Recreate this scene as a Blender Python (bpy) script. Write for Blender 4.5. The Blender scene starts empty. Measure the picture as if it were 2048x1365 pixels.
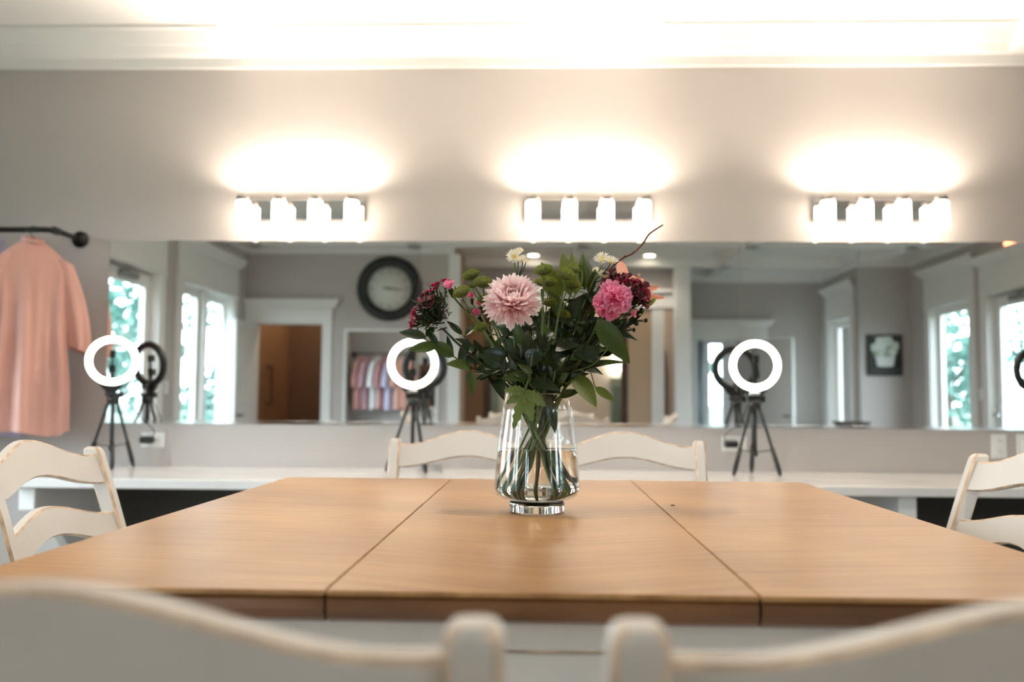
import bpy, bmesh, math, random
from mathutils import Vector, Matrix, Quaternion

PI = math.pi
R = math.radians
random.seed(7)
SC = bpy.context.scene
COL = SC.collection

# ------------------------------------------------------------------ camera
W_, H_, F_ = 2048.0, 1365.0, 1816.1            # photograph frame, focal length in its pixels
CAM = Vector((0.0, -4.346, 1.13))
YAW, PITCH, ROLL = 0.0319, 0.0648, 0.0072
_fw = Vector((-math.sin(YAW) * math.cos(PITCH), math.cos(YAW) * math.cos(PITCH), math.sin(PITCH)))
_rt0 = Vector((math.cos(YAW), math.sin(YAW), 0))
_up0 = _rt0.cross(_fw)
_rt = math.cos(ROLL) * _rt0 + math.sin(ROLL) * _up0
_up = -math.sin(ROLL) * _rt0 + math.cos(ROLL) * _up0
cd = bpy.data.cameras.new('camera')
cam = bpy.data.objects.new('camera', cd)
COL.objects.link(cam)
cd.sensor_width = 36.0
cd.lens = 36.0 * F_ / W_
cd.clip_start = 0.02
cd.clip_end = 600
cam.matrix_world = Matrix.Translation(CAM) @ Matrix((
    (_rt.x, _up.x, -_fw.x), (_rt.y, _up.y, -_fw.y), (_rt.z, _up.z, -_fw.z))).to_4x4()
cd.dof.use_dof = True
cd.dof.focus_distance = 1.64
cd.dof.aperture_fstop = 2.9
SC.camera = cam

def ray(px, py):
    return (px - W_ / 2) / F_ * _rt - (py - H_ / 2) / F_ * _up + _fw
def at_y(px, py, y):
    d = ray(px, py)
    return CAM + d * ((y - CAM.y) / d.y)
def at_z(px, py, z):
    d = ray(px, py)
    return CAM + d * ((z - CAM.z) / d.z)

# ------------------------------------------------------------------ world (even overcast sky) and exposure
wd = bpy.data.worlds.new('overcast')
SC.world = wd
wd.use_nodes = True
nt = wd.node_tree
bg = nt.nodes['Background']
tc = nt.nodes.new('ShaderNodeTexCoord')
nz = nt.nodes.new('ShaderNodeTexNoise')
nz.inputs['Scale'].default_value = 2.2
nz.inputs['Detail'].default_value = 4
rp = nt.nodes.new('ShaderNodeValToRGB')
rp.color_ramp.elements[0].position = 0.3
rp.color_ramp.elements[0].color = (0.74, 0.87, 1.0, 1)
rp.color_ramp.elements[1].position = 0.7
rp.color_ramp.elements[1].color = (0.86, 0.94, 1.0, 1)
nt.links.new(tc.outputs['Generated'], nz.inputs['Vector'])
nt.links.new(nz.outputs['Fac'], rp.inputs['Fac'])
nt.links.new(rp.outputs['Color'], bg.inputs['Color'])
bg.inputs['Strength'].default_value = 8.0

SC.view_settings.view_transform = 'Standard'
SC.view_settings.look = 'None'
SC.view_settings.gamma = 1.0
SC.view_settings.use_curve_mapping = False
SC.view_settings.exposure = 0.95
cy = SC.cycles
cy.use_denoising = True
cy.max_bounces = 14
cy.diffuse_bounces = 6
cy.glossy_bounces = 8
cy.transmission_bounces = 10
cy.transparent_max_bounces = 24
cy.sample_clamp_indirect = 8.0
cy.blur_glossy = 0.4

def portal(loc, rot, sx, sz):
    l = bpy.data.lights.new('sky_portal', 'AREA')
    l.shape = 'RECTANGLE'
    l.size = sx
    l.size_y = sz
    l.cycles.is_portal = True
    o = bpy.data.objects.new('sky_portal', l)
    o.location = loc
    o.rotation_euler = rot
    COL.objects.link(o)

# ------------------------------------------------------------------ materials
MATS = {}
def nodes_of(name):
    m = bpy.data.materials.new(name)
    m.use_nodes = True
    return m, m.node_tree, m.node_tree.nodes['Principled BSDF']

def mat(name, col, rough=0.5, metal=0.0, spec=0.5, coat=0.0, var=0.0, scale=8.0, bump=0.0, bscale=60.0,
        translucent=0.0, emis=None, estr=0.0, stretch=(1, 1, 1), sheen=0.0):
    m, t, b = nodes_of(name)
    b.inputs['Roughness'].default_value = rough
    b.inputs['Metallic'].default_value = metal
    b.inputs['Specular IOR Level'].default_value = spec
    b.inputs['Coat Weight'].default_value = coat
    b.inputs['Sheen Weight'].default_value = sheen
    c = (*col, 1)
    b.inputs['Base Color'].default_value = c
    co = t.nodes.new('ShaderNodeTexCoord')
    mp = t.nodes.new('ShaderNodeMapping')
    mp.inputs['Scale'].default_value = stretch
    t.links.new(co.outputs['Object'], mp.inputs['Vector'])
    out = None
    if var > 0:
        n = t.nodes.new('ShaderNodeTexNoise')
        n.inputs['Scale'].default_value = scale
        n.inputs['Detail'].default_value = 5
        r = t.nodes.new('ShaderNodeValToRGB')
        r.color_ramp.elements[0].position = 0.3
        r.color_ramp.elements[1].position = 0.7
        r.color_ramp.elements[0].color = tuple(max(0, x * (1 - var)) for x in col) + (1,)
        r.color_ramp.elements[1].color = tuple(min(1, x * (1 + var)) for x in col) + (1,)
        t.links.new(mp.outputs['Vector'], n.inputs['Vector'])
        t.links.new(n.outputs['Fac'], r.inputs['Fac'])
        t.links.new(r.outputs['Color'], b.inputs['Base Color'])
        out = r.outputs['Color']
    if bump > 0:
        n2 = t.nodes.new('ShaderNodeTexNoise')
        n2.inputs['Scale'].default_value = bscale
        n2.inputs['Detail'].default_value = 3
        bp = t.nodes.new('ShaderNodeBump')
        bp.inputs['Strength'].default_value = bump
        bp.inputs['Distance'].default_value = 0.01
        t.links.new(mp.outputs['Vector'], n2.inputs['Vector'])
        t.links.new(n2.outputs['Fac'], bp.inputs['Height'])
        t.links.new(bp.outputs['Normal'], b.inputs['Normal'])
    if emis is not None:
        b.inputs['Emission Color'].default_value = (*emis, 1)
        b.inputs['Emission Strength'].default_value = estr
    if translucent > 0:
        tr = t.nodes.new('ShaderNodeBsdfTranslucent')
        tr.inputs['Color'].default_value = c
        if out is not None:
            t.links.new(out, tr.inputs['Color'])
        mx = t.nodes.new('ShaderNodeMixShader')
        mx.inputs['Fac'].default_value = translucent
        t.links.new(b.outputs['BSDF'], mx.inputs[1])
        t.links.new(tr.outputs['BSDF'], mx.inputs[2])
        t.links.new(mx.outputs['Shader'], t.nodes['Material Output'].inputs['Surface'])
    MATS[name] = m
    return m

def thin_glass(name, tint=(1, 1, 1), ior=1.45):
    m, t, b = nodes_of(name)
    t.nodes.remove(b)
    tr = t.nodes.new('ShaderNodeBsdfTransparent')
    tr.inputs['Color'].default_value = (*tint, 1)
    gl = t.nodes.new('ShaderNodeBsdfGlossy')
    gl.inputs['Roughness'].default_value = 0.0
    lw = t.nodes.new('ShaderNodeLayerWeight')      # thin pane: the same reflectance from both sides
    lw.inputs['Blend'].default_value = 0.5
    pw = t.nodes.new('ShaderNodeMath')
    pw.operation = 'POWER'
    pw.inputs[1].default_value = 4.0
    t.links.new(lw.outputs['Facing'], pw.inputs[0])
    f0 = ((ior - 1) / (ior + 1)) ** 2
    fr = t.nodes.new('ShaderNodeMath')
    fr.operation = 'MULTIPLY_ADD'
    fr.inputs[1].default_value = 0.60
    fr.inputs[2].default_value = f0
    t.links.new(pw.outputs[0], fr.inputs[0])
    mx = t.nodes.new('ShaderNodeMixShader')
    t.links.new(fr.outputs[0], mx.inputs['Fac'])
    t.links.new(tr.outputs['BSDF'], mx.inputs[1])
    t.links.new(gl.outputs['BSDF'], mx.inputs[2])
    t.links.new(mx.outputs['Shader'], t.nodes['Material Output'].inputs['Surface'])
    MATS[name] = m
    return m

def solid_glass(name, col, ior):
    m, t, b = nodes_of(name)
    b.inputs['Base Color'].default_value = (*col, 1)
    b.inputs['Roughness'].default_value = 0.0
    b.inputs['IOR'].default_value = ior
    b.inputs['Transmission Weight'].default_value = 1.0
    MATS[name] = m
    return m

def emit(name, col, strength):
    m, t, b = nodes_of(name)
    t.nodes.remove(b)
    e = t.nodes.new('ShaderNodeEmission')
    e.inputs['Color'].default_value = (*col, 1)
    e.inputs['Strength'].default_value = strength
    t.links.new(e.outputs['Emission'], t.nodes['Material Output'].inputs['Surface'])
    MATS[name] = m
    return m

def wood(name, dark, light, angle=0.0, mirror=False, rough=0.40, coat=0.18, sx=1.6, sy=44.0):
    m, t, b = nodes_of(name)
    L = t.links
    co = t.nodes.new('ShaderNodeTexCoord')
    sp = t.nodes.new('ShaderNodeSeparateXYZ')
    L.new(co.outputs['Object'], sp.inputs['Vector'])
    cb = t.nodes.new('ShaderNodeCombineXYZ')
    if mirror:
        ab = t.nodes.new('ShaderNodeMath')
        ab.operation = 'ABSOLUTE'
        L.new(sp.outputs['X'], ab.inputs[0])
        L.new(ab.outputs[0], cb.inputs['X'])
    else:
        L.new(sp.outputs['X'], cb.inputs['X'])
    L.new(sp.outputs['Y'], cb.inputs['Y'])
    L.new(sp.outputs['Z'], cb.inputs['Z'])
    mr = t.nodes.new('ShaderNodeMapping')
    mr.inputs['Rotation'].default_value = (0, 0, angle)
    L.new(cb.outputs['Vector'], mr.inputs['Vector'])
    ms = t.nodes.new('ShaderNodeMapping')
    ms.inputs['Scale'].default_value = (sx, sy, sx)
    L.new(mr.outputs['Vector'], ms.inputs['Vector'])
    n1 = t.nodes.new('ShaderNodeTexNoise')
    n1.inputs['Scale'].default_value = 2.0
    n1.inputs['Detail'].default_value = 8
    n1.inputs['Roughness'].default_value = 0.62
    n1.inputs['Distortion'].default_value = 0.6
    L.new(ms.outputs['Vector'], n1.inputs['Vector'])
    n2 = t.nodes.new('ShaderNodeTexNoise')
    n2.inputs['Scale'].default_value = 3.5
    n2.inputs['Detail'].default_value = 3
    L.new(mr.outputs['Vector'], n2.inputs['Vector'])
    mx = t.nodes.new('ShaderNodeMath')
    mx.operation = 'MULTIPLY_ADD'
    mx.inputs[1].default_value = 0.55
    L.new(n1.outputs['Fac'], mx.inputs[0])
    m2 = t.nodes.new('ShaderNodeMath')
    m2.operation = 'MULTIPLY'
    m2.inputs[1].default_value = 0.45
    L.new(n2.outputs['Fac'], m2.inputs[0])
    L.new(m2.outputs[0], mx.inputs[2])
    r = t.nodes.new('ShaderNodeValToRGB')
    r.color_ramp.elements[0].position = 0.34
    r.color_ramp.elements[0].color = (*dark, 1)
    r.color_ramp.elements[1].position = 0.62
    r.color_ramp.elements[1].color = (*light, 1)
    L.new(mx.outputs[0], r.inputs['Fac'])
    L.new(r.outputs['Color'], b.inputs['Base Color'])
    bp = t.nodes.new('ShaderNodeBump')
    bp.inputs['Strength'].default_value = 0.08
    bp.inputs['Distance'].default_value = 0.002
    L.new(n1.outputs['Fac'], bp.inputs['Height'])
    L.new(bp.outputs['Normal'], b.inputs['Normal'])
    b.inputs['Roughness'].default_value = rough
    b.inputs['Coat Weight'].default_value = coat
    b.inputs['Coat Roughness'].default_value = 0.30
    MATS[name] = m
    return m

def ramp_petal(name, c0, c1, translucent=0.42, rough=0.6):
    """petal whose own colour runs from its base to its tip"""
    m, t, b = nodes_of(name)
    L = t.links
    co = t.nodes.new('ShaderNodeTexCoord')
    sp = t.nodes.new('ShaderNodeSeparateXYZ')
    L.new(co.outputs['Generated'], sp.inputs['Vector'])
    r = t.nodes.new('ShaderNodeValToRGB')
    r.color_ramp.elements[0].position = 0.1
    r.color_ramp.elements[0].color = (*c0, 1)
    r.color_ramp.elements[1].position = 0.9
    r.color_ramp.elements[1].color = (*c1, 1)
    L.new(sp.outputs['Y'], r.inputs['Fac'])
    L.new(r.outputs['Color'], b.inputs['Base Color'])
    b.inputs['Roughness'].default_value = rough
    tr = t.nodes.new('ShaderNodeBsdfTranslucent')
    L.new(r.outputs['Color'], tr.inputs['Color'])
    mx = t.nodes.new('ShaderNodeMixShader')
    mx.inputs['Fac'].default_value = translucent
    L.new(b.outputs['BSDF'], mx.inputs[1])
    L.new(tr.outputs['BSDF'], mx.inputs[2])
    L.new(mx.outputs['Shader'], t.nodes['Material Output'].inputs['Surface'])
    MATS[name] = m
    return m

mat('paint', (0.50, 0.468, 0.448), 0.75, var=0.02, scale=3, bump=0.05, bscale=220)
mat('tan_paint', (0.46, 0.33, 0.22), 0.75, var=0.03, scale=3)
mat('brown_paint', (0.24, 0.125, 0.06), 0.6, var=0.05, scale=3)
mat('dark_brown_paint', (0.12, 0.062, 0.032), 0.6, var=0.05, scale=3)
mat('trim', (0.80, 0.80, 0.78), 0.4, var=0.015, scale=4)
mat('ceiling', (0.84, 0.83, 0.81), 0.8, var=0.015, scale=2)
mat('floor', (0.19, 0.155, 0.13), 0.45, var=0.25, scale=4, stretch=(0.6, 8, 1))
mat('marble', (0.80, 0.79, 0.78), 0.16, var=0.10, scale=5, coat=0.2, stretch=(0.6, 1.6, 1))
mat('chrome', (0.80, 0.81, 0.82), 0.06, metal=1.0, var=0.01)
mat('mirror', (0.88, 0.895, 0.895), 0.0, metal=1.0)
mat('nickel', (0.40, 0.37, 0.34), 0.35, metal=1.0, var=0.02)
mat('satin', (0.55, 0.56, 0.56), 0.3, metal=1.0, var=0.02)
mat('black', (0.012, 0.012, 0.012), 0.4, var=0.2)
mat('black_metal', (0.016, 0.015, 0.014), 0.35, metal=0.4, var=0.2)
mat('knee_shade', (0.045, 0.042, 0.036), 0.7, var=0.05)  # shade of the knee space put into a dark colour
mat('plastic', (0.82, 0.82, 0.80), 0.35, var=0.01)
mat('plate_hole', (0.25, 0.25, 0.24), 0.5, var=0.02)
mat('distressed', (0.70, 0.665, 0.62), 0.45, var=0.04, scale=9, bump=0.04, bscale=90)
mat('worn', (0.62, 0.46, 0.32), 0.5, var=0.45, scale=28)
mat('seat_fabric', (0.52, 0.56, 0.58), 0.8, var=0.08, scale=40)
mat('walnut', (0.20, 0.10, 0.05), 0.4, var=0.3, scale=5, stretch=(1, 1, 8))
mat('dark_walnut', (0.05, 0.028, 0.016), 0.4, var=0.3, scale=5, stretch=(1, 1, 8))
mat('clock_face', (0.70, 0.70, 0.66), 0.5, var=0.02)
mat('clock_ink', (0.30, 0.30, 0.27), 0.5, var=0.02)
mat('canvas_dark', (0.028, 0.030, 0.028), 0.7, var=0.5, scale=9)
mat('print_white', (0.66, 0.68, 0.65), 0.7, var=0.05, scale=20)
mat('print_petal', (0.55, 0.62, 0.55), 0.7, var=0.16, scale=26)
mat('print_green', (0.30, 0.37, 0.28), 0.7, var=0.2, scale=26)
mat('print_chalk', (0.22, 0.23, 0.22), 0.7, var=0.3, scale=40)
for nm, c in dict(peach=(0.72, 0.40, 0.33), pink=(0.72, 0.36, 0.33), rose=(0.50, 0.22, 0.22), mauve=(0.52, 0.30, 0.34),
                  white_cloth=(0.80, 0.80, 0.80), lavender=(0.58, 0.55, 0.74)).items():
    mat(nm, c, 0.55, var=0.04, scale=12, sheen=0.3, translucent=0.12)
mat('grass', (0.05, 0.085, 0.062), 0.9, var=0.35, scale=3)
mat('tree_leaf', (0.085, 0.18, 0.15), 0.7, var=0.35, scale=2.0, translucent=0.3)
mat('bark', (0.12, 0.09, 0.07), 0.9, var=0.3, scale=6)
mat('curtain', (0.70, 0.78, 0.80), 0.8, var=0.05, translucent=0.3)
mat('teal_cabinet', (0.36, 0.47, 0.45), 0.4, var=0.05)
mat('teal_glass', (0.20, 0.33, 0.33), 0.12, var=0.05)

wood('table_wood_left', (0.28, 0.132, 0.044), (0.50, 0.285, 0.112), angle=R(8))
wood('table_wood_mid', (0.25, 0.113, 0.037), (0.47, 0.262, 0.100), angle=R(-22), mirror=True)
wood('table_wood_right', (0.28, 0.132, 0.044), (0.50, 0.285, 0.112), angle=R(-8))
wood('table_band', (0.42, 0.23, 0.11), (0.72, 0.48, 0.28), angle=R(82))
wood('table_edge', (0.085, 0.032, 0.010), (0.23, 0.092, 0.030), angle=0, rough=0.3)

thin_glass('pane', (0.93, 0.98, 0.97))
thin_glass('vase_glass', (0.985, 0.995, 0.99), 1.5)
solid_glass('base_glass', (0.98, 1.0, 0.99), 1.5)
solid_glass('water', (0.99, 0.99, 0.965), 1.33)
emit('bulb', (1.0, 0.85, 0.69), 10.0)
emit('ring_glow', (1.0, 0.90, 0.77), 5.0)
emit('can_glow', (1.0, 0.86, 0.66), 14.0)
emit('sconce_glow', (1.0, 0.84, 0.62), 6.0)
emit('exit_glow', (1.0, 0.30, 0.12), 4.0)

mat('leaf_mid', (0.046, 0.080, 0.009), 0.42, var=0.25, scale=30, translucent=0.18)
mat('leaf_dark', (0.013, 0.030, 0.005), 0.36, var=0.3, scale=30, translucent=0.10)
mat('leaf_olive', (0.098, 0.135, 0.014), 0.5, var=0.2, scale=30, translucent=0.25)
mat('leaf_pale', (0.15, 0.21, 0.050), 0.5, var=0.15, scale=40, translucent=0.2)
mat('stem_green', (0.095, 0.145, 0.034), 0.5, var=0.25, scale=40)
mat('stem_dark', (0.014, 0.028, 0.010), 0.5, var=0.25, scale=40)
mat('stem_red', (0.13, 0.042, 0.016), 0.5, var=0.25, scale=40)
mat('button_green', (0.215, 0.26, 0.014), 0.6, var=0.45, scale=9)
mat('button_cup', (0.06, 0.085, 0.012), 0.6, var=0.2, scale=100)
mat('crimson', (0.12, 0.003, 0.014), 0.55, var=0.35, scale=60, translucent=0.15)
mat('magenta', (0.33, 0.005, 0.050), 0.55, var=0.3, scale=60, translucent=0.2)
mat('hot_pink', (0.86, 0.20, 0.36), 0.55, var=0.15, scale=60, translucent=0.25)
mat('yellow_disc', (0.70, 0.48, 0.06), 0.7, var=0.3, scale=300)
ramp_petal('mum_petal', (0.88, 0.42, 0.45), (0.97, 0.88, 0.89))
ramp_petal('carnation_petal', (0.84, 0.15, 0.36), (0.96, 0.42, 0.62))
ramp_petal('aster_petal', (0.85, 0.82, 0.60), (0.92, 0.91, 0.84))
ramp_petal('lily_petal', (0.90, 0.52, 0.36), (0.93, 0.46, 0.36))
ramp_petal('lily_bud_skin', (0.20, 0.25, 0.03), (0.62, 0.33, 0.07), 0.1)

# ------------------------------------------------------------------ builders
def link(name, me, parent=None):
    o = bpy.data.objects.new(name, me)
    COL.objects.link(o)
    if parent is not None:
        o.parent = parent
    return o

def tag(o, label=None, cat=None, group=None, kind=None):
    if label: o['label'] = label
    if cat: o['category'] = cat
    if group: o['group'] = group
    if kind: o['kind'] = kind
    return o

def thing(name, label, cat, loc=(0, 0, 0), rotz=0.0, group=None):
    o = link(name, None)
    o.empty_display_size = 0.05
    o.location = loc
    o.rotation_euler = (0, 0, rotz)
    return tag(o, label, cat, group)

def copy_tree(o, parent=None):
    c = o.copy()
    COL.objects.link(c)
    if parent is not None:
        c.parent = parent
    for ch in list(o.children):
        copy_tree(ch, c)
    return c

class MB:
    """collects shapes and links them as one mesh object"""
    def __init__(s):
        s.v = []; s.f = []; s.mi = []; s.sm = []
    def add(s, vs, fs, mi=0, smooth=False):
        n = len(s.v)
        s.v += [tuple(v) for v in vs]
        for f in fs:
            s.f.append(tuple(i + n for i in f))
            s.mi.append(mi); s.sm.append(smooth)
        return s
    def box(s, x0, x1, y0, y1, z0, z1, mi=0, M=None):
        vs = [Vector((x, y, z)) for z in (z0, z1) for y in (y0, y1) for x in (x0, x1)]
        if M is not None: vs = [M @ v for v in vs]
        return s.add(vs, [(0, 2, 3, 1), (4, 5, 7, 6), (0, 1, 5, 4), (2, 6, 7, 3), (0, 4, 6, 2), (1, 3, 7, 5)], mi)
    def bbox(s, x0, x1, y0, y1, z0, z1, b=0.004, mi=0, mb=0, M=None):
        """box with chamfered edges; the chamfers take material mb"""
        bm = bmesh.new()
        g = bmesh.ops.create_cube(bm, size=1.0)
        for v in bm.verts:
            v.co = Vector(((x0 + x1) / 2 + v.co.x * (x1 - x0), (y0 + y1) / 2 + v.co.y * (y1 - y0), (z0 + z1) / 2 + v.co.z * (z1 - z0)))
        for f in bm.faces: f.material_index = 0
        bmesh.ops.bevel(bm, geom=list(bm.edges), offset=b, segments=1, affect='EDGES', material=1)
        bm.verts.index_update()
        vs = [v.co.copy() for v in bm.verts]
        if M is not None: vs = [M @ v for v in vs]
        n = len(s.v)
        s.v += [tuple(v) for v in vs]
        for f in bm.faces:
            s.f.append(tuple(v.index + n for v in f.verts))
            s.mi.append(mb if f.material_index == 1 else mi); s.sm.append(False)
        bm.free()
        return s
    def loft(s, secs, mis=None, closed=True, cap=True, smooth=False):
        """secs: list of equal-length point loops"""
        k = len(secs[0])
        n = len(s.v)
        for sec in secs:
            s.v += [tuple(p) for p in sec]
        for i in range(len(secs) - 1):
            for j in range(k if closed else k - 1):
                a = n + i * k + j; b = n + i * k + (j + 1) % k
                s.f.append((a, b, b + k, a + k))
                s.mi.append(mis[j] if mis else 0); s.sm.append(smooth)
        if cap and closed:
            s.f.append(tuple(n + j for j in reversed(range(k)))); s.mi.append(0); s.sm.append(False)
            m = n + (len(secs) - 1) * k
            s.f.append(tuple(m + j for j in range(k))); s.mi.append(0); s.sm.append(False)
        return s
    def tube(s, pts, rad, seg=8, mi=0, smooth=True, cap=True):
        pts = [Vector(p) for p in pts]
        if not hasattr(rad, '__len__'): rad = [rad] * len(pts)
        secs = []
        up = None
        for i, p in enumerate(pts):
            d = (pts[min(i + 1, len(pts) - 1)] - pts[max(i - 1, 0)]).normalized()
            if up is None:
                up = Vector((0, 0, 1)) if abs(d.z) < 0.9 else Vector((1, 0, 0))
            a = d.cross(up)
            if a.length < 1e-6: a = d.orthogonal()
            a.normalize()
            b = d.cross(a).normalized()
            up = -b if False else a.cross(d)
            secs.append([p + rad[i] * (math.cos(2 * PI * j / seg) * a + math.sin(2 * PI * j / seg) * b) for j in range(seg)])
        return s.loft(secs, [mi] * seg, True, cap, smooth)
    def lathe(s, prof, seg=32, M=None, mi=0, smooth=True, close=False):
        """prof: list of (r, z)"""
        secs = []
        for j in range(seg):
            a = 2 * PI * j / seg
            secs.append([Vector((r * math.cos(a), r * math.sin(a), z)) for r, z in prof])
        if M is not None: secs = [[M @ p for p in q] for q in secs]
        k = len(prof)
        n = len(s.v)
        for q in secs: s.v += [tuple(p) for p in q]
        for j in range(seg):
            j2 = (j + 1) % seg
            for i in range(k if close else k - 1):
                i2 = (i + 1) % k
                s.f.append((n + j * k + i, n + j2 * k + i, n + j2 * k + i2, n + j * k + i2))
                s.mi.append(mi); s.sm.append(smooth)
        return s
    def prism(s, poly, d0, d1, axis='y', mi=0, M=None):
        """poly in the two other axes, extruded along axis"""
        def mk(u, v, d):
            return Vector((d, u, v)) if axis == 'x' else (Vector((u, d, v)) if axis == 'y' else Vector((u, v, d)))
        k = len(poly)
        vs = [mk(u, v, d0) for u, v in poly] + [mk(u, v, d1) for u, v in poly]
        if M is not None: vs = [M @ v for v in vs]
        fs = [tuple(range(k)), tuple(reversed(range(k, 2 * k)))]
        fs += [(j, j + k, (j + 1) % k + k, (j + 1) % k) for j in range(k)]
        return s.add(vs, fs, mi)
    def mesh(s, name, mats):
        me = bpy.data.meshes.new(name)
        me.from_pydata(s.v, [], s.f)
        for m in (mats if isinstance(mats, (list, tuple)) else [mats]):
            me.materials.append(MATS[m])
        me.polygons.foreach_set('material_index', s.mi)
        me.polygons.foreach_set('use_smooth', s.sm)
        bm = bmesh.new(); bm.from_mesh(me)
        bmesh.ops.recalc_face_normals(bm, faces=bm.faces)
        bm.to_mesh(me); bm.free()
        me.update()
        return me
    def build(s, name, mats, parent=None):
        return link(name, s.mesh(name, mats), parent)

def struct(o, label=None):
    o['kind'] = 'structure'
    if label: o['label'] = label
    return o

def bez(p0, p1, p2, p3, n=12):
    out = []
    for i in range(n + 1):
        t = i / n; u = 1 - t
        out.append(p0 * u ** 3 + p1 * 3 * u * u * t + p2 * 3 * u * t * t + p3 * t ** 3)
    return out

def catmull(pts, n=6):
    pts = [Vector(p) for p in pts]
    q = [pts[0] * 2 - pts[1]] + pts + [pts[-1] * 2 - pts[-2]]
    out = []
    for i in range(1, len(q) - 2):
        for k in range(n):
            t = k / n
            a, b, c, d = q[i - 1], q[i], q[i + 1], q[i + 2]
            out.append(0.5 * ((2 * b) + (c - a) * t + (2 * a - 5 * b + 4 * c - d) * t * t + (3 * b - a - 3 * c + d) * t ** 3))
    out.append(pts[-1])
    return out

# ================================================================== ROOM SHELL
XL, XR, XA = -3.30, 4.40, 3.80            # left wall, right wall, right wall of the rear bay
YBL, YM, YBR, YST = -5.70, -7.20, -8.10, -6.60
ZC = 2.92                                 # ceiling panels
T = 0.14

def wall(name, axis, c0, c1, a0, a1, z0, z1, holes=(), m='paint', label=None):
    """slab from c0 to c1 along axis, running a0..a1 and z0..z1, with rectangular holes (a0,a1,z0,z1)"""
    aa = sorted({a0, a1, *[h[0] for h in holes], *[h[1] for h in holes]})
    zz = sorted({z0, z1, *[h[2] for h in holes], *[h[3] for h in holes]})
    mb = MB()
    for i in range(len(aa) - 1):
        # merge vertical cells
        run = None
        for j in range(len(zz) - 1):
            ca, cz = (aa[i] + aa[i + 1]) / 2, (zz[j] + zz[j + 1]) / 2
            solid = not any(h[0] < ca < h[1] and h[2] < cz < h[3] for h in holes)
            if solid:
                run = (run[0], zz[j + 1]) if run else (zz[j], zz[j + 1])
            if run and (not solid or j == len(zz) - 2):
                if axis == 'x': mb.box(c0, c1, aa[i], aa[i + 1], run[0], run[1])
                else: mb.box(aa[i], aa[i + 1], c0, c1, run[0], run[1])
                run = None
    return struct(mb.build(name, m), label)

struct(MB().box(XL - T, XR + T, -11.2, T, -0.12, 0.0).build('floor', 'floor'), 'warm brown plank floor')
CEIL = struct(MB().box(XL - T, XR + T, -11.2, T, ZC, ZC + 0.12).build('ceiling', 'ceiling'), 'white coffered ceiling with shallow beams')
wall('wall_front', 'y', 0.0, T, XL - T, XR + T, 0, ZC, label='warm grey wall carrying the long mirror')
WL_HOLES = [(-3.33, -2.33, 0.0, 2.20), (-5.22, -3.86, 0.55, 2.20), (-1.95, -0.75, 0.55, 2.20)]
wall('wall_left', 'x', XL - T, XL, -5.84, 0.0, 0, ZC, WL_HOLES, label='grey side wall with glass door and double window')
wall('wall_back_left', 'y', YBL - T, YBL, XL, -0.97, 0, ZC, [(-3.20, -2.43, 0.0, 1.97)], label='grey wall with the big black clock')
wall('wall_return', 'x', -0.97 - T, -0.97, YM, YBL - T, 0, ZC, m='tan_paint', label='tan return wall beside the hall opening')
wall('wall_middle', 'y', YM - T, YM, -0.97 - T, 1.86, 0, ZC, [(-0.72, 1.10, 0.0, 2.30), (1.56, 1.67, 0.0, 2.30)], label='tan and grey wall around the hall opening')
wall('wall_return_right', 'x', 1.86 - T, 1.86, YBR, YM - T, 0, ZC, label='grey return wall beside the rear bay')
wall('wall_back_right', 'y', YBR - T, YBR, 1.86 - T, XA + T, 0, ZC, [(2.12, 2.98, 0.0, 1.97)], label='grey rear wall with open white door')
wall('wall_right_bay', 'x', XA, XA + T, YBR, YST, 0, ZC, [(-7.68, -6.89, 0.55, 2.18)], label='grey bay wall with narrow window')
wall('wall_step', 'y', YST - T, YST, XA + T, XR + T, 0, ZC, label='short grey wall carrying the dark canvas')
wall('wall_right', 'x', XR, XR + T, YST, 0.0, 0, ZC, [(-6.02, -5.09, 0.55, 2.20), (-4.70, -3.66, 0.0, 2.20)], label='grey side wall with window and glass door')
# hall behind the middle opening, closet behind the left door, bright room behind the right door
wall('wall_hall_back', 'y', -10.64, -10.5, -1.4, 1.95, 0, ZC, m='trim', label='pale wall at the end of the hall')
wall('wall_hall_left', 'x', -1.4, -1.26, -10.5, YM - T, 0, ZC, m='tan_paint', label='tan side wall of the hall')
wall('wall_hall_right', 'x', 1.74, 1.86, -10.5, YBR - T, 0, ZC, m='tan_paint', label='tan side wall of the hall by the cabinet')
wall('wall_closet_left', 'x', XL - T, XL + 0.04, -7.32, YBL - T, 0, ZC, m='brown_paint', label='brown closet side wall with a bar')
wall('wall_closet_back', 'y', -7.46, -7.32, XL - T, -1.4, 0, ZC, m='dark_brown_paint', label='dark brown back wall of the closet')
wall('wall_room_back', 'y', -10.64, -10.5, 1.95, 4.4, 0, ZC, [(2.66, 3.04, 0.6, 2.15)], label='pale wall with a window seen through the door')
wall('wall_room_right', 'x', 4.26, 4.4, -10.5, YBR - T, 0, ZC, label='grey side wall beyond the open door')

# coffer beams: each beam is a piece of the ceiling
BZ = 2.805
def beam(x0, x1, y0, y1, name='beam'):
    o = MB().bbox(x0, x1, y0, y1, BZ, ZC + 0.01, 0.012).build(name, 'ceiling', CEIL)
    return o
for bx in (-3.16, -1.395, 0.46, 2.30, 4.02):
    beam(bx - 0.08, bx + 0.08, -8.05 if bx > 1.9 and bx < 3.9 else (-5.66 if bx < -1 else -7.2 if bx < 1.9 else -6.58), -0.0)
for by in (-1.90, -3.75, -5.55):
    beam(XL, XR, by - 0.08, by + 0.08, 'cross_beam')
beam(-0.97, XA, -7.13, -6.97, 'cross_beam')

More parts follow.
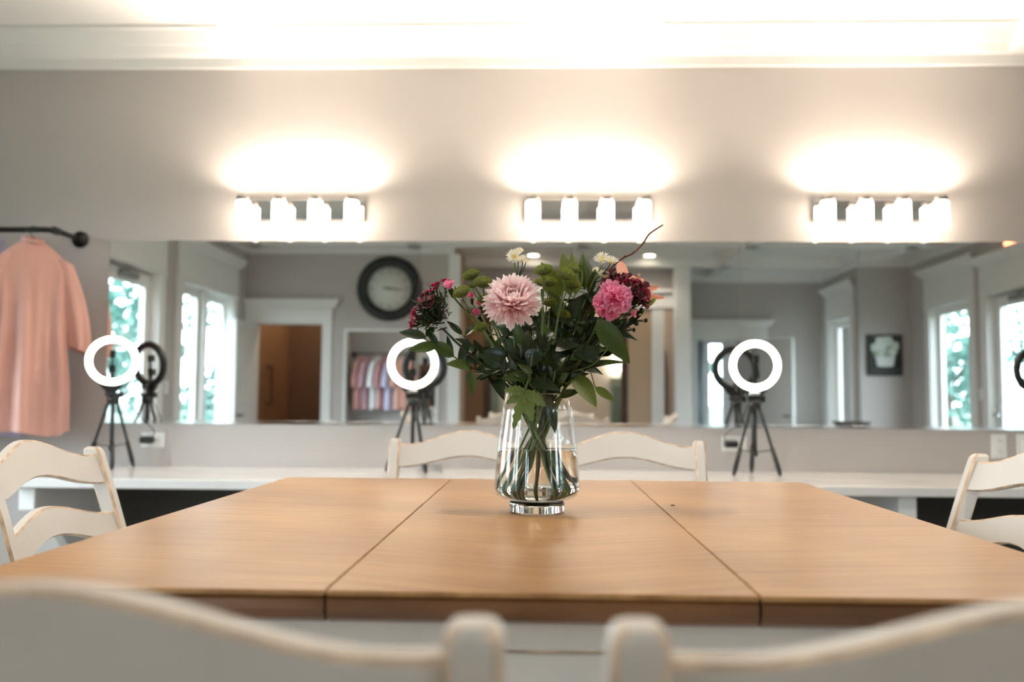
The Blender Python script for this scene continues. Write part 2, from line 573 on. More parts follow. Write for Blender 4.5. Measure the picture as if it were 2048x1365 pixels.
CROWN = [(0, 2.752), (0.020, 2.752), (0.024, 2.80), (0.05, 2.812), (0.075, 2.842), (0.088, 2.846), (0.13, 2.898), (0.15, 2.904), (0.15, ZC), (0, ZC)]
crown_n = [0]
def crown(axis, c, s, a0, a1):
    crown_n[0] += 1
    poly = [(c + s * d, z) for d, z in CROWN]
    mb = MB()
    mb.prism(poly, a0, a1, 'x' if axis == 'y' else 'y')
    struct(mb.build('trim_%d' % crown_n[0], 'trim'), 'white stepped crown moulding under the ceiling')
crown('y', 0.0, -1, XL, XR)
crown('x', XL, 1, YBL, 0)
crown('x', XR, -1, YST, 0)
crown('y', YBL, 1, XL, -0.97)
crown('y', YBR, 1, 1.86, XA)
crown('y', YST, 1, XA, XR)
crown('x', XA, -1, YBR, YST)

def base_board(name, axis, c, s, a0, a1):
    mb = MB()
    lo, hi = sorted((c, c + s * 0.018))
    if axis == 'y': mb.bbox(a0, a1, lo, hi, 0, 0.14, 0.004)
    else: mb.bbox(lo, hi, a0, a1, 0, 0.14, 0.004)
    struct(mb.build(name, 'trim'))
base_board('baseboard_front', 'y', 0, -1, XL, XR)
base_board('baseboard_left', 'x', XL, 1, -5.6, -3.5)
base_board('baseboard_right', 'x', XR, -1, -3.3, -0.1)
base_board('baseboard_back', 'y', YBL, 1, -2.3, -1.0)

# ---- windows and doors (frame of reference: wall plane w, room side s, run a)
def place(axis, w, s):
    """maps (run a, outwards into room d, height z) to world"""
    if axis == 'x': return lambda a, d, z: Vector((w + s * d, a, z))
    return lambda a, d, z: Vector((a, w + s * d, z))
def pbox(mb, f, a0, a1, d0, d1, z0, z1, b=0.0, mi=0):
    p, q = f(a0, d0, z0), f(a1, d1, z1)
    args = (min(p.x, q.x), max(p.x, q.x), min(p.y, q.y), max(p.y, q.y), min(p.z, q.z), max(p.z, q.z))
    if b > 0: mb.bbox(*args, b, mi, mi)
    else: mb.box(*args, mi)
def casing_set(root, f, a0, a1, z0, z1, head, cw=0.13, sill=True):
    for lo, hi in ((a0 - cw, a0), (a1, a1 + cw)):
        mb = MB(); pbox(mb, f, lo, hi, 0, 0.024, max(z0 - 0.02, 0), z1, 0.004); mb.build('casing', 'trim', root)
    mb = MB()
    fr = head - 0.085
    pbox(mb, f, a0 - cw, a1 + cw, 0, 0.028, z1, fr, 0.004)
    pbox(mb, f, a0 - cw - 0.012, a1 + cw + 0.012, 0, 0.036, z1 - 0.005, z1 + 0.022, 0.006)
    mb.build('frieze', 'trim', root)
    mb = MB()
    prof = [(0.03, fr - 0.005), (0.045, fr), (0.085, head - 0.022), (0.095, head - 0.018), (0.095, head), (0, head), (0, fr - 0.005)]
    vs = []
    k = len(prof)
    for d, z in prof: vs.append(f(a0 - cw - d, d, z))
    for d, z in prof: vs.append(f(a1 + cw + d, d, z))
    mb.add(vs, [tuple(range(k)), tuple(range(k, 2 * k))] + [(j, (j + 1) % k, (j + 1) % k + k, j + k) for j in range(k)])
    mb.build('cornice', 'trim', root)
    # reveal lining the hole
    mb = MB()
    pbox(mb, f, a0, a0 + 0.012, -0.14, 0, z0, z1); pbox(mb, f, a1 - 0.012, a1, -0.14, 0, z0, z1)
    pbox(mb, f, a0, a1, -0.14, 0, z1 - 0.012, z1)
    mb.build('reveal', 'trim', root)
    if sill:
        mb = MB(); pbox(mb, f, a0 - cw - 0.02, a1 + cw + 0.02, -0.05, 0.06, z0 - 0.035, z0, 0.006); mb.build('sill', 'trim', root)

def sash(root, f, a0, a1, z0, z1, d0=-0.11, d1=-0.065, w=0.08, bars=()):
    mb = MB()
    pbox(mb, f, a0, a0 + w, d0, d1, z0, z1, 0.004); pbox(mb, f, a1 - w, a1, d0, d1, z0, z1, 0.004)
    pbox(mb, f, a0 + w, a1 - w, d0, d1, z0, z0 + w * 1.3, 0.004); pbox(mb, f, a0 + w, a1 - w, d0, d1, z1 - w, z1, 0.004)
    s = mb.build('sash', 'trim', root)
    zs = [z0 + w * 1.3] + list(bars) + [z1 - w]
    for i in range(len(zs) - 1):
        if i > 0:
            mb = MB(); pbox(mb, f, a0 + w, a1 - w, d0 + 0.008, d1 - 0.004, zs[i] - 0.014, zs[i] + 0.014); mb.build('glazing_bar', 'trim', s)
        mb = MB(); dm = (d0 + d1) / 2
        p = [f(a0 + w, dm, zs[i]), f(a1 - w, dm, zs[i]), f(a1 - w, dm, zs[i + 1]), f(a0 + w, dm, zs[i + 1])]
        mb.add(p, [(0, 1, 2, 3)]); mb.build('pane', 'pane', s)

def window(name, axis, w, s, a0, a1, z0, z1, head, n=1, bars=(), label=None):
    root = link(name, None); struct(root, label); root.location = (0, 0, 0)
    f = place(axis, w, s)
    casing_set(root, f, a0, a1, z0, z1, head)
    g = 0.09
    ww = (a1 - a0 - 0.024 - g * (n - 1)) / n
    for i in range(n):
        b0 = a0 + 0.012 + i * (ww + g)
        sash(root, f, b0, b0 + ww, z0, z1 - 0.012, bars=bars)
        if i < n - 1:
            mb = MB(); pbox(mb, f, b0 + ww, b0 + ww + g, -0.12, -0.02, z0, z1 - 0.012, 0.005); mb.build('mullion', 'trim', root)
    if axis == 'x':
        portal(f((a0 + a1) / 2, -0.13, (z0 + z1) / 2), (0, -s * PI / 2, 0), z1 - z0, a1 - a0)
    else:
        portal(f((a0 + a1) / 2, -0.13, (z0 + z1) / 2), (s * PI / 2, 0, 0), a1 - a0, z1 - z0)
    return root
window('window_1', 'x', XL, 1, -5.22, -3.86, 0.55, 2.20, 2.62, n=2, label='white double window with deep cornice beside glass door')
window('window_5', 'x', XL, 1, -1.95, -0.75, 0.55, 2.20, 2.62, label='white cornice window beside the hanging robes')
window('window_2', 'x', XA, -1, -7.68, -6.89, 0.55, 2.18, 2.62, label='narrow white cornice window beside the dark canvas')
window('window_3', 'x', XR, -1, -6.02, -5.09, 0.55, 2.20, 2.64, label='tall white cornice window between canvas and glass door')
window('window_4', 'y', -10.5, 1, 2.66, 3.04, 0.6, 2.15, 2.4, label='window in the room beyond the open door')

def glass_door(name, axis, w, s, a0, a1, z1, head, knob_at, label):
    root = link(name, None); struct(root, label)
    f = place(axis, w, s)
    casing_set(root, f, a0, a1, 0, z1, head, sill=False)
    mb = MB()       # dark weather seal seen as a line around the leaf
    pbox(mb, f, a0 + 0.012, a0 + 0.022, -0.10, -0.075, 0, z1 - 0.012); pbox(mb, f, a1 - 0.022, a1 - 0.012, -0.10, -0.075, 0, z1 - 0.012)
    pbox(mb, f, a0 + 0.012, a1 - 0.012, -0.10, -0.075, z1 - 0.03, z1 - 0.012)
    mb.build('weather_seal', 'plate_hole', root)
    sash(root, f, a0 + 0.022, a1 - 0.022, 0.01, z1 - 0.03, -0.09, -0.045, 0.11)
    k = a0 + 0.08 if knob_at < 0 else a1 - 0.08
    mb = MB()
    pbox(mb, f, k - 0.022, k + 0.022, -0.045, -0.035, 0.90, 1.14, 0.004)
    mb.tube([f(k, -0.04, 1.02), f(k, 0.02, 1.02), f(k + (0.11 if knob_at < 0 else -0.11), 0.024, 1.015)], 0.011)
    mb.tube([f(k, -0.04, 1.10), f(k, -0.015, 1.10)], 0.014)
    mb.build('handle', 'satin', root)
    mb = MB(); c = (a0 + a1) / 2
    pbox(mb, f, c - 0.14, c + 0.14, -0.04, 0.01, z1 - 0.11, z1 - 0.055, 0.008)
    mb.tube([f(c, -0.015, z1 - 0.05), f(c + 0.2, 0.02, z1 - 0.04), f(c + 0.34, -0.01, z1 - 0.02)], 0.008)
    mb.build('door_closer', 'plate_hole', root)
    portal(f((a0 + a1) / 2, -0.13, z1 / 2), (0, -s * PI / 2, 0), z1, a1 - a0)
    return root
glass_door('door_1', 'x', XL, 1, -3.33, -2.33, 2.20, 2.62, -1, 'white framed glass door beside double window')
glass_door('door_2', 'x', XR, -1, -4.70, -3.66, 2.20, 2.58, -1, 'white framed glass door under the lit red sign')

def inner_door(name, a0, a1, w, z1, head, hinge, ang, label):
    root = link(name, None); struct(root, label)
    f = place('y', w, 1)
    casing_set(root, f, a0, a1, 0, z1, head, cw=0.10, sill=False)
    wd_ = a1 - a0 - 0.03
    sgn = 1 if hinge > (a0 + a1) / 2 else -1
    M = Matrix.Translation((hinge, w + 0.03, 0)) @ Matrix.Rotation(ang, 4, 'Z')
    mb = MB()
    mb.bbox(0, wd_, -0.02, 0.02, 0.01, z1 - 0.02, 0.003, M=M)
    leaf = mb.build('door_leaf', 'trim', root)
    for (x0, x1, zz0, zz1) in ((0.12, wd_ / 2 - 0.05, 0.24, 0.86), (wd_ / 2 + 0.05, wd_ - 0.12, 0.24, 0.86), (0.12, wd_ - 0.12, 1.06, z1 - 0.16)):
        for sd in (-1, 1):
            mb = MB()
            mb.bbox(x0, x1, sd * 0.019 - 0.006, sd * 0.019 + 0.006, zz0, zz1, 0.005, M=M)
            mb.build('raised_panel', 'trim', leaf)
    mb = MB()
    for sd in (-1, 1):
        mb.tube([M @ Vector((wd_ - 0.06, 0, 0.95)), M @ Vector((wd_ - 0.06, sd * 0.06, 0.95)), M @ Vector((wd_ - 0.16, sd * 0.062, 0.95))], 0.010)
    mb.build('door_handle', 'black_metal', leaf)
    return root
inner_door('door_3', -3.20, -2.43, YBL, 1.97, 2.235, -3.19, R(88), 'white panelled door standing open before brown closet')
inner_door('door_4', 2.12, 2.98, YBR, 1.97, 2.24, 2.97, R(74), 'white panelled door standing open in the rear bay')

# hall opening: white lintel, trims, post
trim_n = crown_n[0]
def trimbox(args, label, m='trim', b=0.004):
    global trim_n
    trim_n += 1
    return struct(MB().bbox(*args, b).build('trim_%d' % trim_n, m), label)
trimbox((-0.97, 1.68, YM, YM + 0.05, 2.30, 2.50), 'white lintel over the hall opening')
trimbox((-0.97, 1.70, YM, YM + 0.10, 2.50, 2.54), 'white cap above the hall lintel')
trimbox((1.67, 1.87, YM - 0.02, YM + 0.18, 0, ZC), 'square white post between hall and rear bay', b=0.008)
trimbox((1.40, 1.56, YM, YM + 0.03, 0, 2.30), 'white casing at the hall opening')
trimbox((-1.03, -0.90, YBL - 0.02, YBL + 0.02, 0, 2.75), 'cream corner casing beside the back mirror')
trimbox((-0.72, -0.62, YM - T, YM + 0.02, 0, 2.30), 'dark walnut jamb at the hall opening', 'dark_walnut')
trimbox((1.02, 1.10, YM - T, YM + 0.02, 0, 2.30), 'dark walnut jamb at the hall opening near the post', 'dark_walnut')
wall('wall_panel_tan', 'y', YM, YM + 0.012, 1.10, 1.40, 0, 2.30, m='tan_paint', label='tan wall strip beside the hall opening')
wall('wall_panel_wood', 'y', YM, YM + 0.012, -0.96, -0.72, 0, 2.30, m='brown_paint', label='brown wall strip beside the hall opening')

# ================================================================== OUTSIDE
struct(MB().box(-250, 250, -250, 250, -0.40, -0.20).build('ground', 'grass'), 'lawn outside the windows')
def tree(x, y, h, r, seed):
    lab = 'leafy green tree on the lawn outside the double window' if x < 0 else 'leafy green tree on the lawn outside the tall window'
    rnd = random.Random(seed)
    t = thing('garden_tree', lab, 'tree', (x, y, -0.20), 0, 'trees on the lawn outside')
    mb = MB()
    mb.tube([(0, 0, 0), (0.05, 0.02, h * 0.3), (-0.05, 0.04, h * 0.75)], [0.16, 0.12, 0.05])
    for k in range(5):
        a = rnd.uniform(0, 2 * PI)
        mb.tube([(0, 0, h * (0.3 + 0.08 * k)), (math.cos(a) * r * 0.6, math.sin(a) * r * 0.6, h * (0.5 + 0.08 * k))], [0.06, 0.02], 6)
    mb.build('trunk', 'bark', t)
    mb = MB()
    blobs = [(rnd.gauss(0, r * 0.4), rnd.gauss(0, r * 0.4), h * rnd.uniform(0.16, 0.88), r * rnd.uniform(0.3, 0.55)) for _ in range(14)]
    for bx, by, bz, br in blobs:
        for _ in range(70):
            d = Vector((rnd.gauss(0, 1), rnd.gauss(0, 1), rnd.gauss(0, 1))).normalized()
            c = Vector((bx, by, bz)) + d * br * rnd.uniform(0.6, 1.0)
            a = d.orthogonal().normalized() * rnd.uniform(0.10, 0.2)
            b = d.cross(a).normalized() * a.length
            q = Quaternion(d, rnd.uniform(0, PI))
            a = q @ a; b = q @ b
            tl = d * rnd.uniform(-0.08, 0.08)
            mb.add([c - a, c - b * 0.6 + tl, c + a, c + b * 0.6 - tl], [(0, 1, 2, 3)])
    tag(mb.build('crown', 'tree_leaf', t), kind='stuff')
for i, (x, y, h, r) in enumerate(((-10.8, -17.5, 4.6, 1.9), (-5.5, -27.0, 5.0, 2.2), (-14.5, -25.0, 5.6, 2.4), (-9.2, -22.0, 4.4, 1.7), (-16, -8.0, 5.2, 2.2), (-17, 0.0, 5.6, 2.3),
                                  (8.2, -18.5, 4.4, 1.8), (11.8, -22.5, 5.0, 2.2), (13.2, -17.0, 4.6, 2.0), (17, -25.0, 5.6, 2.4), (18, -8, 5.2, 2.3), (3.0, -22, 4.6, 2.0))):
    tree(x, y, h, r, 100 + i)

# ================================================================== MIRROR, COUNTER
MZ0, MZ1 = 1.017, 1.895
for i, (x0, x1, w) in enumerate(((-2.108, -0.590, 'beside the hanging robes'), (-0.588, 0.948, 'behind the bouquet'), (0.950, 2.49, 'beside the right hand wall outlets'))):
    lab = ['frameless wall mirror sheet nearest the hanging robes', 'frameless wall mirror sheet directly behind the flower bouquet',
           'frameless wall mirror sheet reflecting the dark flowerpot canvas'][i]
    t = thing('wall_mirror', lab, 'mirror', ((x0 + x1) / 2, 0, MZ0), 0, 'mirror sheets above the counter')
    hw = (x1 - x0) / 2
    MB().box(-hw, hw, -0.006, 0.0, 0, MZ1 - MZ0).build('mirror_sheet', 'mirror', t)
    MB().bbox(-hw, hw, -0.012, 0.0, -0.012, 0.004, 0.001).build('channel', 'chrome', t)

CT = 0.802
ct = thing('makeup_counter', 'long white marble counter under the mirror on white brackets', 'counter', (0, 0, CT - 0.04))
MB().bbox(-2.16, XR - 0.02, -0.72, -0.002, 0, 0.04, 0.004).build('countertop', 'marble', ct)
MB().bbox(-2.06, XR - 0.02, -0.019, -0.0185 + 0.0005, -0.62, -0.001, 0.0001).build('knee_shade_panel', 'knee_shade', ct)  # dark sheet added on the wall for the shade under the counter
for bxx in (-2.10, -0.92, 0.27, 1.46, 2.66, 3.8):
    mb = MB()
    mb.prism([(-0.002, 0), (-0.62, 0), (-0.62, -0.09), (-0.56, -0.10), (-0.06, -0.55), (-0.002, -0.55)], bxx - 0.02, bxx + 0.02, 'x')
    br = mb.build('bracket', 'trim', ct)
    MB().bbox(bxx - 0.035, bxx + 0.035, -0.66, -0.615, -0.10, -0.001, 0.005).build('bracket_cap', 'trim', br)

# ================================================================== VANITY LIGHTS
def vanity(x, label):
    t = thing('vanity_light', label, 'wall lamp', (x, -0.001, 2.042), 0, 'vanity lights above the mirror')
    MB().bbox(-0.305, 0.305, -0.032, 0.0, -0.052, 0.052, 0.004).build('back_plate', 'chrome', t)
    for k in range(4):
        lx = -0.261 + k * 0.174
        yc = -0.105
        M = Matrix.Translation((lx, yc, 0))
        mb = MB()
        mb.tube([(lx, -0.032, 0.035), (lx, -0.085, 0.035), (lx, yc, 0.040)], 0.009)
        mb.lathe([(0, 0.052), (0.026, 0.052), (0.030, 0.048), (0.030, 0.026), (0, 0.026)], 24, M)
        arm = mb.build('lamp_arm', 'nickel', t)
        mb = MB()
        mb.lathe([(0.0, 0.026), (0.028, 0.026), (0.033, 0.020), (0.033, -0.094), (0.030, -0.100), (0, -0.100)], 28, M)
        mb.build('glass_shade', 'bulb', t)
        # the bulb's light leaving the shade: wide glow up and down, and a beam tipped out to the ceiling
        for en, size, blend, z, rx in ((SPOT_UP, 166, 0.6, 0.075, PI), (SPOT_DN, 166, 0.6, -0.115, 0.0), (SPOT_BEAM, 100, 1.0, 0.075, PI + R(30))):
            l = bpy.data.lights.new('bulb_light', 'SPOT')
            l.energy = en
            l.color = (1.0, 0.845, 0.695)
            l.spot_size = R(size)
            l.spot_blend = blend
            l.shadow_soft_size = 0.02
            o = link('bulb_light', l, t)
            o.location = (lx, yc, z)
            o.rotation_euler = (rx, 0, 0)
    return t
SPOT_UP, SPOT_DN, SPOT_BEAM = 3.8, 1.2, 13.0
vanity(-1.163, 'chrome four lamp vanity light on the wall nearest the robes')
vanity(0.220, 'chrome four lamp vanity light on the wall above the bouquet')
vanity(1.599, 'chrome four lamp vanity light on the wall above white outlet plates')

# ================================================================== RING LIGHTS
def ring_light(x, y, yaw, tilt, zc, leg_rot, label):
    t = thing('ring_light', label, 'ring light', (x, y, CT), 0, 'ring lights on the counter')
    hub = 0.315
    for k in range(3):
        a = leg_rot + k * 2 * PI / 3
        d = Vector((math.cos(a), math.sin(a), 0))
        mb = MB()
        mb.tube([d * 0.018 + Vector((0, 0, hub)), d * 0.085 + Vector((0, 0, 0.105))], [0.0075, 0.0065], 8)
        leg = mb.build('leg', 'black', t)
        mb = MB()
        mb.tube([d * 0.080 + Vector((0, 0, 0.120)), d * 0.108 + Vector((0, 0, 0.03)), d * 0.116 + Vector((0, 0, 0.004))], [0.010, 0.0115, 0.007], 10)
        mb.tube([d * 0.116 + Vector((0, 0, 0.006)), d * 0.118], [0.007, 0.004], 8)
        mb.build('foot', 'black', leg)
        mb = MB(); mb.tube([(0, 0, 0.10), d * 0.083 + Vector((0, 0, 0.112))], 0.0025, 6); mb.build('spreader', 'black', leg)
    mb = MB()
    mb.tube([(0, 0, 0.085), (0, 0, hub + 0.05)], 0.0095, 12)
    mb.lathe([(0, 0.082), (0.013, 0.082), (0.013, 0.105), (0, 0.105)], 14)
    mb.build('column', 'black', t)
    mb = MB()
    mb.lathe([(0, hub - 0.02), (0.024, hub - 0.02), (0.030, hub), (0.026, hub + 0.018), (0, hub + 0.018)], 18)
    mb.bbox(-0.034, 0.034, -0.015, 0.015, hub + 0.018, hub + 0.034, 0.003)
    mb.bbox(0.030, 0.048, -0.010, 0.010, hub + 0.010, hub + 0.040, 0.004)
    mb.build('hub', 'black', t)
    MB().bbox(-0.026, 0.022, -0.022, -0.014, hub + 0.040, hub + 0.056, 0.003).build('clamp', 'satin', t)
    c = Vector((0, -0.02, zc - CT))
    M = Matrix.Translation(c) @ Matrix.Rotation(yaw, 4, 'Z') @ Matrix.Rotation(PI / 2 + tilt, 4, 'X')   # local +z -> towards the room
    mb = MB()
    mb.tube([(0, 0, hub + 0.045), (0, -0.004, hub + 0.075), M @ Vector((0, -0.125, -0.012))], [0.012, 0.012, 0.014], 10)
    mb.prism([(-0.055, -0.108), (0.055, -0.108), (0.018, -0.150), (-0.018, -0.150)], -0.020, -0.004, 'z', M=M)
    mb.build('yoke', 'black', t)
    mb = MB()
    mb.lathe([(0.0825, 0.0), (0.0825, -0.014), (0.088, -0.020), (0.111, -0.020), (0.1165, -0.014), (0.1165, 0.0), (0.114, 0.0), (0.114, -0.003), (0.085, -0.003), (0.085, 0.0)], 56, M, close=True)
    mb.build('housing', 'black', t)
    mb = MB()
    prof = [(0.085, -0.0025)] + [(0.0995 + 0.0145 * math.cos(PI - PI * i / 8), 0.001 + 0.006 * math.sin(PI * i / 8)) for i in range(9)] + [(0.114, -0.0025)]
    mb.lathe(prof, 56, M, close=True)
    mb.build('diffuser', 'ring_glow', t)
    mb = MB()
    mb.prism([(-0.008, -0.082), (0.008, -0.082), (0.008, -0.02), (-0.008, -0.02)], -0.006, 0.004, 'z', M=M)
    mb.prism([(-0.014, -0.058), (0.014, -0.058), (0.016, -0.026), (-0.016, -0.026)], -0.004, 0.022, 'z', M=M)
    mb.prism([(-0.011, 0.012), (0.013, 0.012), (0.013, 0.046), (-0.011, 0.046)], -0.004, 0.022, 'z', M=M)
    mb.prism([(-0.004, -0.03), (0.004, -0.03), (0.004, 0.02), (-0.004, 0.02)], -0.003, 0.004, 'z', M=M)
    mb.build('phone_clamp', 'black', t)
    return t
ring_light(-1.98, -0.19, R(24), R(-6), 1.298, R(-62), 'lit white ring light on black tripod nearest the hanging robes')
ring_light(-0.583, -0.20, R(6), R(0), 1.292, R(-50), 'lit white ring light on black tripod behind the ruscus leaves')
ring_light(0.966, -0.20, R(-2), R(2), 1.292, R(-35), 'lit white ring light on black tripod beside black plug adapter')
ring_light(2.43, -0.20, R(-10), R(2), 1.292, R(-60), 'lit white ring light on black tripod reflected before glass door')

# ================================================================== OUTLETS, PLUGS, CORDS
def outlet(x, z, horizontal, label, plug):
    t = thing('wall_outlet', label, 'outlet', (x, -0.001, z), 0, 'outlet plates under the mirror')
    w, h = (0.115, 0.072) if horizontal else (0.072, 0.115)
    MB().bbox(-w / 2, w / 2, -0.006, 0, -h / 2, h / 2, 0.002).build('cover_plate', 'plastic', t)
    for s in (-1, 1):
        cx, cz = (s * 0.024, 0) if horizontal else (0, s * 0.024)
        if plug and s < 0: continue
        rc = MB().bbox(cx - 0.016, cx + 0.016, -0.009, -0.005, cz - 0.016, cz + 0.016, 0.003).build('receptacle', 'plastic', t)
        mb = MB()
        for q in (-1, 1):
            mb.box(cx - 0.002 + q * 0.006, cx + q * 0.006 + 0.001, -0.0095, -0.0088, cz - 0.005, cz + 0.005)
        mb.build('slots', 'plate_hole', rc)
    if plug:
        p = thing('plug_adapter', plug, 'plug', (x - 0.018, -0.0101, z), 0, 'plug adapters in the outlets')
        mb = MB(); mb.bbox(-0.034, 0.030, -0.034, 0, -0.017, 0.017, 0.007); mb.build('plug_body', 'black', p)
        side = 1 if x < 0 else 0
        mb = MB()
        mb.tube(catmull([(0.025 if side else -0.03, -0.02, 0.012), (0.045 if side else -0.035, -0.05, 0.045), (0.01 if side else 0.02, -0.10, 0.10), (-0.06 if side else 0.055, -0.15, 0.20)], 5), 0.0022, 6)
        mb.build('cord', 'black', p)
outlet(-1.866, 0.926, True, 'horizontal white outlet plate with black plug near the robes', 'black plug adapter in the outlet near the robes')
outlet(0.915, 0.931, True, 'horizontal white outlet plate with black plug behind tripod legs', 'black plug adapter behind the tripod legs')
outlet(2.145, 0.930, False, 'upright white outlet plate with empty sockets under the mirror', None)
mb = MB()
t = thing('light_switch', 'white switch plate on wall beside the upright outlet', 'switch', (2.262, -0.001, 0.930), 0, None)
MB().bbox(-0.036, 0.036, -0.006, 0, -0.058, 0.058, 0.002).build('cover_plate', 'plastic', t)
MB().bbox(-0.016, 0.016, -0.011, -0.005, -0.032, 0.032, 0.003).build('rocker', 'plastic', t)
t = thing('cable_coil', 'loose coil of thin dark cable on counter behind the chair', 'cable', (-0.50, -0.24, CT), 0)
mb = MB()
pts = [(0.055 * math.cos(a) * (1 + 0.12 * math.sin(3.1 * a)), 0.035 * math.sin(a), 0.004 + 0.0022 * i / 3) for i, a in enumerate([k * 0.42 for k in range(46)])]
mb.tube(pts, 0.0022, 6)
mb.build('cable_loops', 'plate_hole', t)
for (x, y, s, lab) in ((XL, -3.58, 1, 'white switch plate between glass door and double window'), (XR, -4.895, -1, 'white switch plate between the tall window and glass door')):
    t = thing('light_switch', lab, 'switch', (x, y, 1.22), 0, None)
    lo, hi = sorted((0, s * 0.006))
    MB().bbox(lo, hi, -0.036, 0.036, -0.058, 0.058, 0.002).build('cover_plate', 'plastic', t)
    lo, hi = sorted((s * 0.005, s * 0.011))
    MB().bbox(lo, hi, -0.016, 0.016, -0.032, 0.032, 0.002).build('rocker', 'plastic', t)

# ================================================================== TABLE
TZ = 0.9274
TY0, TY1 = -3.377, -2.009
TXL, TXR, SL, SR = -0.648, 0.660, -0.2269, 0.2302
tb = thing('dining_table', 'square honey wood counter table with three leaves and painted base', 'table', ((TXL + TXR) / 2, (TY0 + TY1) / 2, 0))
ox, oy = -(TXL + TXR) / 2, -(TY0 + TY1) / 2
def leaf_top(x0, x1, m, outer):
    x0 += ox; x1 += ox
    y0, y1 = TY0 + oy, TY1 + oy
    mb = MB()
    top_t = 0.006
    # thin veneer sheet, then a rounded stained edge under it
    mb.bbox(x0, x1, y0, y1, TZ - top_t, TZ, 0.0012)
    o = mb.build('table_leaf', m, tb)
    prof = [(0.004, TZ - top_t), (0.0, TZ - 0.010), (-0.001, TZ - 0.020), (0.004, TZ - 0.030), (0.016, TZ - 0.036), (0.05, TZ - 0.037)]
    mb = MB()
    secs = []
    for d, z in prof:
        dl = d if outer == -1 else 0.0006
        dr = d if outer == 1 else 0.0006
        secs.append([Vector((x0 + dl, y0 + d, z)), Vector((x1 - dr, y0 + d, z)), Vector((x1 - dr, y1 - d, z)), Vector((x0 + dl, y1 - d, z))])
    mb.loft(secs, None, True, True, False)
    mb.build('leaf_edge', 'table_edge', o)
    return o
g = 0.0009
leaf_top(TXL, SL - g, 'table_wood_left', -1)
leaf_top(SL + g, SR - g, 'table_wood_mid', 0)
leaf_top(SR + g, TXR, 'table_wood_right', 1)
# painted apron with a worn groove, legs
ax0, ax1, ay0, ay1 = TXL + ox + 0.10, TXR + ox - 0.10, TY0 + oy + 0.085, TY1 + oy - 0.085
for (a, b, c, d) in ((ax0, ax1, ay0, ay0 + 0.022), (ax0, ax1, ay1 - 0.022, ay1), (ax0, ax0 + 0.022, ay0 + 0.022, ay1 - 0.022), (ax1 - 0.022, ax1, ay0 + 0.022, ay1 - 0.022)):
    ap = MB().bbox(a, b, c, d, 0.845, TZ - 0.0372, 0.002).build('apron', 'distressed', tb)
    MB().bbox(a + (0.002 if b - a > d - c else 0.006), b - (0.002 if b - a > d - c else 0.006), c + (0.006 if b - a > d - c else 0.002), d - (0.006 if b - a > d - c else 0.002), 0.8415, 0.846, 0.001).build('apron_groove', 'worn', ap)
    MB().bbox(a, b, c, d, 0.74, 0.842, 0.002).build('lower_apron', 'distressed', ap)
for sx in (ax0 - 0.01, ax1 - 0.07):
    for sy in (ay0 - 0.01, ay1 - 0.07):
        mb = MB()
        cx, cyy = sx + 0.04, sy + 0.04
        secs = []
        for z, w in ((TZ - 0.0375, 0.04), (0.74, 0.04), (0.70, 0.034), (0.66, 0.040), (0.62, 0.030), (0.10, 0.022), (0.05, 0.030), (0.0, 0.024)):
            secs.append([Vector((cx - w, cyy - w, z)), Vector((cx + w, cyy - w, z)), Vector((cx + w, cyy + w, z)), Vector((cx - w, cyy + w, z))])
        mb.loft(secs)
        mb.build('leg', 'distressed', tb)
tag(MB().lathe([(0, 0.0020), (0.0035, 0.0016), (0.0042, 0.0), (0, 0)], 10).build('crumb', 'black'), 'tiny dark crumb lying on the tabletop near seam', 'crumb').location = (0.257, -2.559, TZ)

